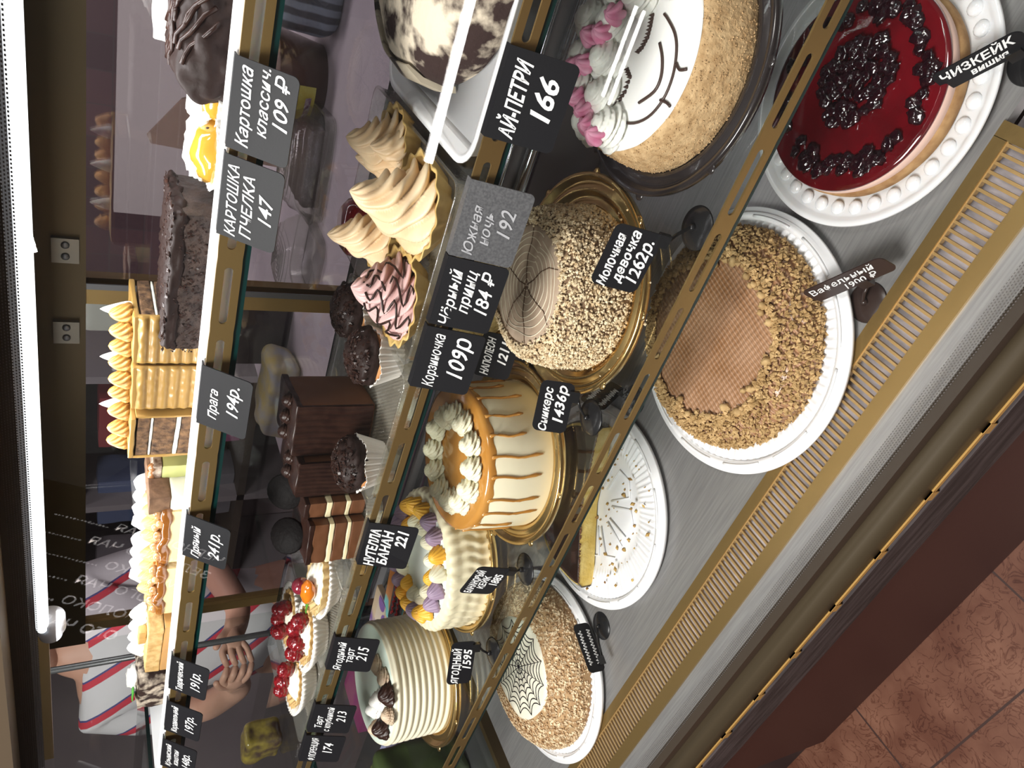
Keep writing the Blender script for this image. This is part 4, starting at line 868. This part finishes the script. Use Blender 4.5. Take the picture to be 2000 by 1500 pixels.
# fruit tart
s = thing('fruit_tart', 'boat shaped tart with cream, a red grape and orange segment in a paper case', 'tart', (-.795, .600, TM), R_(8))
MB().lathe([(.72, 0), (.98, .018), (1.10, .022), (1.04, .017), (.70, .001), (0, .001)], 220, lambda a, r, z: (r * (1 + .03 * sin(44 * a)), z)).build('paper_cup', PAPER, s, Matrix.Diagonal((.052, .036, 1, 1)))
tart_shell(s, .050, .033, .024, 20, mat('pale_tart_crust', (.60, .40, .16), .6, col2=(.74, .56, .28), scale=60, bump=.3), .003)
MB().swirl((0, 0, 0), 1, .020, 9, .25, .6, .5, 80, 14).build('cream_filling', CREAM, s, Matrix.Translation((0, 0, .018)) @ Matrix.Diagonal((.044, .028, 1, 1)))
MB().blob((-.010, .004, .044), (.0115, .011, .0115), 0, 1, 26, 18).build('red_grape', mat('red_grape', (.20, .015, .03), .1, coat=1, sss=.2), s)
MB().blob((-.004, -.014, .040), (.018, .010, .009), .2, 2, 26, 16).build('orange_segment', mat('orange_jelly', (.72, .20, .01), .1, coat=1, sss=.2), s)
MB().rbox((.012, .003, .0008), .0006, 10, .002, 60, (-.030, -.014, .038)).build('green_leaf', mat('leaf_green', (.10, .30, .03), .4), s)
s = thing('orange_tart', 'second boat shaped tart with orange segment, behind the fruit tart', 'tart', (-.757, .655, TM), R_(20))
tart_shell(s, .044, .030, .026, 18, mat('pale_tart_crust', (.6, .4, .16)))
MB().swirl((0, 0, 0), 1, .020, 9, .25, .6, .5, 80, 14).build('cream_filling', CREAM, s, Matrix.Translation((0, 0, .020)) @ Matrix.Diagonal((.036, .024, 1, 1)))
MB().blob((.006, .0, .044), (.016, .010, .010), .2, 2, 22, 14).build('orange_segment', mat('orange_jelly', (.7, .2, .01)), s)
# berry tarts
def berry_tart(label, x, y, rz, nb, seed):
    s = thing('berry_tart', label, 'tart', (x, y, TM), rz)
    MB().lathe([(.72, 0), (.98, .020), (1.18, .026), (1.10, .019), (.70, .001), (0, .001)], 220, lambda a, r, z: (r * (1 + .03 * sin(40 * a)), z)).build('paper_cup', PAPER, s, Matrix.Diagonal((.050, .034, 1, 1)))
    tart_shell(s, .046, .030, .022, 18, dz=.004)
    MB().swirl((0, 0, 0), 1, .016, 10, .25, .6, .5, 80, 14).build('cream_filling', CREAM, s, Matrix.Translation((0, 0, .018)) @ Matrix.Diagonal((.040, .026, 1, 1)))
    random.seed(seed)
    for k in range(nb):
        t_ = (k + .5) / nb; bx = -.030 + .062 * t_; by = random.uniform(-.012, .012)
        def drup(u, w):
            a = 2 * pi * u; q = pi * w; kk = 1 + .13 * abs(sin(6.5 * a / 1. * .5 * 2 * .5 + (int(w * 7) % 2) * 1.5)) * sin(q) * abs(sin(7 * q)) ; R = .0120 * kk * (1 - .22 * (1 - w))
            return (R * sin(q) * cos(a), R * sin(q) * sin(a), .0128 * cos(q) * kk)
        o = MB().grid(drup, 48, 36, cu=True).build('raspberry', BERRY, s, loc=(bx, by, .036 + random.uniform(-.002, .004))); o.rotation_euler = (random.uniform(-.5, .5), random.uniform(-.5, .5), k)
berry_tart('berry tart piled with dark red berries in a paper case, beside the fruit tart', -.905, .594, R_(4), 6, 3)
berry_tart('berry tart with two large berries showing, leftmost on the middle shelf', -1.010, .590, R_(-4), 3, 5)
berry_tart('berry tart in the second row, behind the two front berry tarts', -.960, .665, R_(10), 5, 9)

# ------------------------------------------------------------------ packets at the back of the lower shelf
def pack(label, x, y, z, rz, w, d, c1, c2, txt=None, tilt=0, nm='chocolate_pack'):
    s = thing(nm, label, 'packet', (x, y, z), rz)
    M = Matrix.Rotation(tilt, 4, 'X')
    MB().rbox((w, d, .006), .002, 8, 0, 40, (0, 0, .006)).build('box_body', c1, s, M)
    MB().box(-w * .92, w * .92, -d * .9, d * .30, .012, .0123).build('printed_panel', c2, s, M)
    if txt: scribble(w * 1.4, d * .9, 2, mat('red_print', (.65, .03, .03), .5), s, M @ Matrix.Translation((0, -d * .3, .0128)) @ Matrix.Rotation(-pi / 2, 4, 'X'), .0011)
    return s
BK = mat('black_print', (.012, .01, .012), .3)
pack('flat packet with red letters on black and an orange turquoise band', -1.02, .735, ZL + .0005, R_(12), .085, .040, mat('orange_turquoise_wrapper', (.75, .28, .05), .3, col2=(.20, .62, .60), scale=7, lo=.48, hi=.52), BK, True)
pack('purple packet with pale round pictures lying at the back of the lower shelf', -1.14, .765, ZL + .0005, R_(8), .045, .030, mat('purple_wrapper', (.16, .08, .30), .3, col2=(.6, .45, .3), scale=24, tex='voronoi', lo=.1, hi=.5), mat('purple_panel', (.20, .10, .34), .3, col2=(.62, .5, .4), scale=30, tex='voronoi', lo=.45, hi=.5))
# dark round dish at the back of the deck
s = thing('dark_dish', 'dark round dish lying at the back of the steel deck', 'dish', (-.350, .825, .0006)); MB().lathe([(0, 0), (.04, 0), (.052, .012), (.054, .014), (.050, .013), (.038, .003), (0, .003)], 60).build('dish', BLACKP, s)

# ------------------------------------------------------------------ behind the case: worktop with trays, tub, bags
wt = thing('worktop', 'long pale mauve worktop behind the display case', 'worktop', (0, 1.6, FLOOR)); WM = Matrix.Translation((0, -1.6, -FLOOR))
MB().box(-1.15, 1.2, 1.02, 2.3, .25, .28).build('worktop_slab', mat('mauve_laminate', (.50, .44, .48), .45, col2=(.55, .49, .53), scale=5), wt, WM)
MB().box(-1.12, 1.2, 1.06, 2.28, FLOOR + .002, .25).build('cabinet_body', mat('dark_plum_cabinet', (.07, .055, .06), .6), wt, WM)
MB().box(-1.15, 1.2, 2.30, 2.33, .25, .56).build('backsplash', mat('pale_backsplash', (.42, .38, .38), .5), wt, WM)
WZ = .2805
s = thing('plastic_tub', 'brown filled plastic tub with beige lid and yellow sticker on the worktop', 'tub', (-.405, 1.40, WZ))
MB().lathe([(0, 0), (.066, 0), (.082, .085), (.083, .088), (0, .088)], 60).build('tub_body', mat('brown_tub', (.10, .055, .045), .3, coat=.3), s)
MB().lathe([(.083, .086), (.090, .087), (.091, .096), (.086, .099), (.05, .099), (0, .100)], 60).build('lid', mat('beige_lid', (.42, .33, .28), .35), s)
MB().grid(lambda u, w: (.0795 * cos(-2.35 + .95 * u) * (1 - .1 * (1 - w)), .0795 * sin(-2.35 + .95 * u) * (1 - .1 * (1 - w)), .020 + .052 * w), 16, 4).build('sticker', mat('yellow_sticker', (.52, .42, .05), .5, col2=(.62, .60, .15), scale=40), s)
MB().grid(lambda u, w: (.0805 * cos(-2.2 + .55 * u) * (1 - .1 * (1 - w)), .0805 * sin(-2.2 + .55 * u) * (1 - .1 * (1 - w)), .026 + .012 * w), 10, 3).build('sticker_band', mat('purple_print', (.35, .15, .30), .5, col2=(.8, .8, .75), scale=160), s)
s = thing('striped_bag', 'grey blue striped round pack standing right of the brown tub', 'pack', (-.255, 1.36, WZ)); MB().rbox((.055, .05, .055), .03, 18, .004, 30, (0, 0, .055)).build('pack_body', mat('blue_grey_stripes', (.07, .08, .10), .5, col2=(.25, .30, .36), scale=14, tex='wave'), s)
def lid_tray(label, x, y, rz, w, d, h, fill=None, nm='clear_food_box'):
    s = thing(nm, label, 'food box', (x, y, WZ), rz)
    tray(s, 'box_base', CLEARP, -w, w, -d, d, h, .008, cr=.03)
    def fn(u, v):
        a = 2 * pi * u; k = max(abs(cos(a)), abs(sin(a))) ** .6; r = v; return (w * .96 * r * cos(a) / k, d * .96 * r * sin(a) / k, h + .045 * (1 - r ** 6) + .0025 * sin(60 * r))
    MB().grid(fn, 80, 30, cu=True).build('ribbed_lid', CLEARP, s)
    if fill: MB().rbox((w * .7, d * .7, .018), .01, 18, .004, 60, (0, 0, .022)).build('contents', fill, s)
    return s
lid_tray('clear lidded food box with dark pastry inside, left of the brown tub', -.515, 1.30, .1, .10, .075, .02, mat('dark_pastry', (.06, .035, .03), .5))
lid_tray('clear lidded food box, empty, nearest the bronze door post', -.68, 1.24, -.05, .075, .07, .02)
lid_tray('clear round food box holding pale biscuits, just left of the tub', -.50, 1.47, .3, .07, .06, .02, mat('pale_biscuits', (.55, .50, .44), .6))
s = thing('napkin', 'crumpled white napkin behind the tub', 'napkin', (-.50, 1.66, WZ)); MB().blob((0, 0, .03), (.05, .04, .032), .9, 3, 36, 24).build('crumpled_paper', PAPER, s)
s = thing('plastic_bags', 'crinkled transparent bags heaped at the back of the worktop', 'bags', (-.30, 1.75, WZ)); MB().rbox((.16, .08, .06), .03, 34, .03, 16, (0, 0, .06)).build('crinkled_film', glass('dark_film', (.5, .45, .45), 3., .1, .25, (.22, .18, .18), 60, 1.), s)
s = thing('patterned_bag', 'yellow patterned bag lying on the worktop beyond the middle shelf', 'bag', (-.98, 1.22, WZ)); MB().rbox((.09, .05, .03), .02, 20, .008, 25, (0, 0, .03)).build('bag_body', mat('yellow_pattern', (.55, .45, .16), .5, col2=(.40, .42, .44), scale=26), s)
s = thing('green_box', 'small pale grey green plastic box on a stack behind the doors', 'box', (-.90, 1.35, .2805)); MB().rbox((.07, .05, .15), .006, 8, 0, 40, (0, 0, .15)).build('cardboard_stack', mat('dark_stack', (.05, .04, .045), .6), s); MB().rbox((.034, .03, .035), .006, 10, 0, 40, (.025, 0, .335)).build('box_body', mat('grey_green_plastic', (.34, .37, .32), .45), s)
s = thing('scraper', 'brown wedge shaped scraper leaning behind the glass door', 'scraper', (-.56, 1.55, WZ))
b = MB(); P = [(-.075, 0), (.045, 0), (.052, .17), (.035, .205), (-.045, .262), (-.060, .255)]; n = len(P)
b.add([(x, -.004, z) for x, z in P] + [(x, .004, z) for x, z in P], [tuple(range(n)), tuple(range(n, 2 * n))[::-1]] + [(i, i + n, (i + 1) % n + n, (i + 1) % n) for i in range(n)], False)
b.build('blade', mat('brown_plastic_scraper', (.22, .15, .12), .5), s)
# brown tiled part of the rear wall
def tiles():
    m = mat('plum_tiles', (.10, .055, .065), .35); nt = m.node_tree; N = nt.nodes; L = nt.links
    tc = N.new('ShaderNodeTexCoord'); mp = N.new('ShaderNodeMapping'); mp.inputs['Rotation'].default_value = (pi / 2, 0, 0); br = N.new('ShaderNodeTexBrick'); br.offset = 0; br.inputs['Scale'].default_value = 1; br.inputs['Brick Width'].default_value = .11; br.inputs['Row Height'].default_value = .11; br.inputs['Mortar Size'].default_value = .002
    br.inputs['Color1'].default_value = (.085, .05, .06, 1); br.inputs['Color2'].default_value = (.13, .07, .08, 1); br.inputs['Mortar'].default_value = (.09, .07, .075, 1); br.inputs['Bias'].default_value = 0
    L.new(tc.outputs['Object'], mp.inputs[0]); L.new(mp.outputs[0], br.inputs['Vector']); L.new(br.outputs['Color'], N['Principled BSDF'].inputs['Base Color']); return m
o = MB().box(-1.75, -.60, 2.735, 2.75, .28, 2.4).build('wall_tiles', tiles()); o.name = 'trim_1'; struct(o)
# wall shelf with goods further left
s = thing('wall_shelf', 'dark shelf unit with pale panels on the rear wall at the left', 'shelf unit', (-2.35, 2.5, FLOOR)); SM = Matrix.Translation((2.35, -2.5, -FLOOR))
for z in (.05, .36, .66, .98): MB().box(-3.05, -1.80, 2.30, 2.74, z, z + .03).build('shelf_board', mat('dark_shelf_board', (.06, .045, .03), .6), s, SM)
for x in (-3.05, -2.43, -1.80): MB().box(x, x + .03, 2.30, 2.74, FLOOR + .002, 1.3).build('upright_panel', mat('grey_upright', (.30, .28, .29), .5), s, SM)
k = 0
for z, cs in ((.39, [(.30, .27, .30), (.12, .16, .28), (.36, .05, .06)]), (.08, [(.28, .24, .1), (.2, .2, .22), (.3, .1, .2)])):
    for i, c_ in enumerate(cs):
        o = MB().rbox((.12, .08, .10), .01, 8, .004, 20, (0, 0, .10)).build('carton', mat('carton_%d' % k, c_, .6), None, loc=(-2.88 + .42 * i - (.06 if i == 0 else 0), 2.45, z + .0005)); k += 1
        tag(o, ['grey mauve', 'navy blue', 'dark red', 'ochre', 'mid grey', 'magenta'][k - 1] + ' carton on the ' + ('upper' if z > .3 else 'lower') + ' board of the rear shelf unit', 'carton')
# ------------------------------------------------------------------ neighbouring glass cabinet at the left
nb = thing('glass_cabinet', 'second glass display cabinet standing left of the cake case', 'display cabinet', (-1.8, .62, FLOOR)); NM = Matrix.Translation((1.8, -.62, -FLOOR))
MB().box(-2.6, -1.30, .36, .93, FLOOR + .002, -.02).build('cabinet_base', mat('dark_cabinet_base', (.03, .032, .038), .4, .3), nb, NM)
MB().box(-2.6, -1.30, .36, .93, -.02, 0).build('cabinet_deck', DARKST, nb, NM)
for z in (.30, .56):
    sh = MB().box(-2.55, -1.36, .55, .90, z, z + .006).build('glass_shelf', GLASS_S, nb, NM)
    MB().box(-2.55, -1.36, .548, .55, z, z + .006).box(-1.36, -1.358, .55, .90, z, z + .006).build('glass_edge', EDGE, sh, NM)
for x, y in ((-1.34, .90), (-1.34, .50), (-2.58, .90)): MB().tube([(x, y, 0), (x, y, .74)], .006, 8).build('corner_post', DARKST, nb, NM)
s = thing('reflection_rod', 'light blue shiny roll of film lying slanted in the neighbouring cabinet', 'roll', (-1.75, .78, .566))
MB().tube([(0, -.14, .018), (-.01, .10, .018)], .016, 18).build('rod_body', mat('blue_lamp_reflection', (.12, .28, .50), .25, coat=.5), s)  # solid blue rod modelling the reflection of a lamp
s = thing('candy_bag', 'yellow and brown bag of sweets on the lower shelf of the neighbouring cabinet', 'bag', (-1.56, .80, .307)); MB().rbox((.038, .028, .036), .012, 18, .007, 30, (0, 0, .036)).build('bag_body', mat('yellow_brown_bag', (.30, .22, .04), .35, col2=(.07, .04, .03), scale=45, coat=.5), s)
s = thing('lilac_box', 'pale lilac box on the deck of the neighbouring cabinet', 'box', (-1.62, .68, .0005)); MB().rbox((.07, .05, .05), .004, 8, 0, 40, (0, 0, .05)).build('box_body', mat('lilac_card', (.42, .40, .62), .5), s)
s = thing('magenta_box', 'dark magenta box on the deck of the neighbouring cabinet', 'box', (-1.46, .80, .0005)); MB().rbox((.06, .06, .08), .004, 8, 0, 40, (0, 0, .08)).build('box_body', mat('magenta_card', (.20, .03, .10), .5), s)
s = thing('green_bag', 'olive green crinkled bag on the deck of the neighbouring cabinet', 'bag', (-1.45, .60, .0005)); MB().rbox((.05, .05, .09), .02, 20, .008, 20, (0, 0, .09)).build('bag_body', mat('olive_bag', (.07, .10, .03), .4), s)

# ------------------------------------------------------------------ ceiling tubes over the shop, mirrored in the front glass
def tube_lamp(label, x0, x1, y, z, r, em):
    s = thing('ceiling_tube', label, 'lamp', ((x0 + x1) / 2, y, z)); h = (x1 - x0) / 2
    MB().tube([(-h, 0, 0), (h, 0, 0)], r, 14).build('tube', mat('white_tube_%d' % em, (1, .97, .95), .4, emit=em), s)
    MB().box(-h, h, -.02, .02, r, r + .03).build('mount', mat('white_metal_mount', (.7, .7, .7), .5), s)
tube_lamp('nearer white ceiling tube over the shop floor', -1.61, .3, -3.43, 1.9, .020, 26)
tube_lamp('far white ceiling tube, front one of the pair', -1.33, -.55, -6.02, 1.9, .010, 34)
tube_lamp('far white ceiling tube, rear one of the pair', -1.42, -.58, -6.24, 1.9, .010, 34)

# ------------------------------------------------------------------ person behind the left end
pn = thing('person', 'person in white shirt with red and blue stripes behind the left end', 'person', (-1.86, 1.30, FLOOR), R_(38))
def skin(name, verts, edges, rad, m, parent, sub=2):
    me = bpy.data.meshes.new(name); me.from_pydata(verts, edges, []); o = bpy.data.objects.new(name, me); C.objects.link(o); o.parent = parent
    md = o.modifiers.new('skin', 'SKIN'); md.use_smooth_shade = True
    for i, r in enumerate(rad):
        sv = me.skin_vertices[0].data[i]; sv.radius = r if isinstance(r, tuple) else (r, r); sv.use_root = (i == 0)
    o.modifiers.new('sub', 'SUBSURF').levels = sub; o.modifiers['sub'].render_levels = sub; me.materials.append(m); return o
SK = mat('skin', (.46, .25, .18), .5, sss=.15)
V = [(0, 0, .88), (0, 0, 1.05), (0, -.01, 1.22), (0, 0, 1.33), (0, -.005, 1.40), (0, -.015, 1.46)]; Rr = [(.15, .11), (.135, .10), (.155, .11), (.13, .09), (.052, .055), (.05, .055)]
Ed = [(0, 1), (1, 2), (2, 3), (3, 4), (4, 5)]
def chain(start, pts, rads):
    p = start
    for q, r in zip(pts, rads): V.append(q); Rr.append(r); Ed.append((p, len(V) - 1)); p = len(V) - 1
    return p
# legs
for sx in (-1, 1): chain(0, [(.09 * sx, 0, .80), (.10 * sx, -.01, .47), (.10 * sx, .01, .10), (.11 * sx, -.06, .045), (.115 * sx, -.13, .03)], [.09, .06, .042, .035, .028])
# arms: both forearms raised in front, hands together
hands = []
for sx in (-1, 1):
    e = chain(3, [(.165 * sx, 0, 1.345), (.205 * sx, -.03, 1.10), (.10 * sx, -.20, 1.04), (.055 * sx, -.255, 1.06)], [.055, .043, .034, (.026, .018)]); hands.append((e, sx))
for e, sx in hands:
    hx, hy, hz = V[e]
    pk = chain(e, [(hx - .012 * sx, hy - .035, hz + .012)], [(.036, .016)])
    for i, (fl, dz) in enumerate(((.032, .030), (.038, .011), (.036, -.008), (.028, -.026))):
        chain(pk, [(hx - .020 * sx, hy - .062, hz + .012 + dz), (hx - .038 * sx, hy - .062 - fl * .5, hz + .008 + dz), (hx - .055 * sx, hy - .055 - fl * .35, hz + dz)], [.0088, .0082, .007])
    chain(e, [(hx + .005 * sx, hy - .035, hz + .040), (hx - .018 * sx, hy - .052, hz + .056)], [.010, .0085])
body = skin('body', V, Ed, Rr, SK, pn)
# head with a face, modelled as one surface joined to the neck region
def head(u, w):
    a = 2 * pi * u; b_ = pi * w; x = sin(b_) * cos(a); y = sin(b_) * sin(a); z = cos(b_)
    rx, ry, rz_ = .074, .092, .112; X, Y, Z = rx * x, ry * y, rz_ * z
    if z < 0: X *= 1 + .26 * z; Y *= 1 + .10 * z
    f = max(0, -y)
    Y -= .020 * math.exp(-((X / .011) ** 2 + ((Z + .012) / .020) ** 2)) * f      # nose
    Y -= .006 * math.exp(-((X / .024) ** 2 + ((Z + .052) / .008) ** 2)) * f      # lips
    Y -= .008 * math.exp(-((X / .022) ** 2 + ((Z + .092) / .014) ** 2)) * f      # chin
    for e in (-.031, .031): Y += .009 * math.exp(-(((X - e) / .014) ** 2 + ((Z - .014) / .011) ** 2)) * f
    return (X, Y - .02, Z + 1.535)
hd = MB().grid(head, 64, 48, cu=True)
for sx in (-1, 1): hd.blob((.073 * sx, -.012, 1.525), (.009, .016, .030), .2, 3, 14, 10)
hd.build('head', SK, pn)
for sx in (-1, 1):
    ey = MB().blob((.031 * sx, -.100, 1.549), (.0125, .006, .0075), 0, 1, 18, 12).build('eye', mat('eye_white', (.75, .75, .75), .2), pn)
    MB().blob((.031 * sx, -.1055, 1.549), (.0048, .0022, .0055), 0, 1, 14, 10).build('iris', mat('brown_iris', (.06, .03, .015), .2), ey)
MB().blob((0, -.1195, 1.4835), (.021, .004, .006), 0, 1, 20, 10).build('lips', mat('lips', (.42, .12, .11), .4), pn)
MB().grid(lambda u, w: (.083 * cos(2 * pi * u) * sin(pi * .62 * w), -.008 + .100 * sin(2 * pi * u) * sin(pi * .62 * w) * (1 if sin(2 * pi * u) > 0 or w < .62 else max(.0, 1 - (w - .62) * .5)), 1.548 + .118 * cos(pi * .62 * w) + (.055 * max(0, -sin(2 * pi * u)) * max(0, w - .45))), 48, 20, cu=True).blob((0, .085, 1.50), (.045, .035, .05), .2, 4, 20, 14).build('hair', mat('dark_brown_hair', (.035, .02, .014), .5, col2=(.07, .04, .03), scale=40, aniso=(6, 6, .5)), pn)
# shirt with slanted red and blue stripes
def shirt_m():
    m = mat('striped_shirt', (.5, .48, .5), .8); nt = m.node_tree; N = nt.nodes; L = nt.links; tc = N.new('ShaderNodeTexCoord'); mp = N.new('ShaderNodeMapping'); mp.inputs['Rotation'].default_value = (0, R_(32), 0); L.new(tc.outputs['Object'], mp.inputs[0])
    sx = N.new('ShaderNodeSeparateXYZ'); L.new(mp.outputs[0], sx.inputs[0]); mu = N.new('ShaderNodeMath'); mu.operation = 'MULTIPLY'; mu.inputs[1].default_value = 1 / .085; L.new(sx.outputs['X'], mu.inputs[0])
    fr = N.new('ShaderNodeMath'); fr.operation = 'FRACT'; L.new(mu.outputs[0], fr.inputs[0]); r = N.new('ShaderNodeValToRGB'); r.color_ramp.interpolation = 'CONSTANT'; e = r.color_ramp.elements
    e[0].position = 0; e[0].color = (.50, .48, .50, 1); e[1].position = .72; e[1].color = (.42, .03, .05, 1); k = e.new(.90); k.color = (.05, .05, .16, 1); k = e.new(.95); k.color = (.50, .48, .50, 1)
    L.new(fr.outputs[0], r.inputs[0]); L.new(r.outputs[0], N['Principled BSDF'].inputs['Base Color']); return m
SV = [(0, 0, .86), (0, 0, 1.05), (0, -.01, 1.22), (0, 0, 1.33), (0, -.004, 1.375)]; SR = [(.172, .13), (.158, .12), (.172, .125), (.148, .105), (.075, .075)]; SE = [(0, 1), (1, 2), (2, 3), (3, 4)]
for sx in (-1, 1): SV += [(.168 * sx, 0, 1.345), (.200 * sx, -.022, 1.17)]; SR += [.068, .062]; n = len(SV); SE += [(3, n - 2), (n - 2, n - 1)]
skin('shirt', SV, SE, SR, shirt_m(), pn)
TV = [(0, 0, .93), (0, 0, .86)]; TR = [(.165, .125), (.165, .125)]; TE = [(0, 1)]
for sx in (-1, 1): TV += [(.092 * sx, 0, .78), (.102 * sx, -.008, .47), (.102 * sx, .01, .10)]; TR += [.105, .075, .062]; n = len(TV); TE += [(1, n - 3), (n - 3, n - 2), (n - 2, n - 1)]
skin('trousers', TV, TE, TR, mat('dark_trousers', (.03, .03, .04), .8), pn)
for sx in (-1, 1): MB().rbox((.042, .12, .032), .022, 12, 0, 40, (.112 * sx, -.055, .034)).build('shoe', mat('dark_shoe', (.02, .02, .02), .4), pn)
# ------------------------------------------------------------------ lit menu board on the shop wall, mirrored in the glass
mb = thing('menu_board', 'large black menu board with glowing white Cyrillic lines on the shop wall', 'menu board', (-3.05, -1.0, 1.75))
BM = Matrix(((0, -1, 0, 0), (0, 0, -1, 0), (1, 0, 0, 0), (0, 0, 0, 1)))
MB().box(-.50, .50, 0, .02, -.42, .42).build('board_panel', mat('black_board', (.01, .01, .01), .6), mb, BM @ Matrix.Translation((0, .0005, 0)))
LT = mat('lit_white_letters', (1, .96, .94), .5, emit=2.2)
lettering([('ЧЁРНОГО ЧАЯ ...............', .042, 0, .24), ('ЗЕЛЁНОГО ЧАЯ ..............', .042, 0, .14), ('МОЛОКО ....................', .042, 0, .04), ('НОГО ЧАЯ ..................', .042, 0, -.06), ('МОЛОКО ....................', .042, 0, -.16), ('ОГО ЧАЯ ...................', .042, 0, -.26)], 1.05, .8, LT, mb, BM, 50, shear=.1)
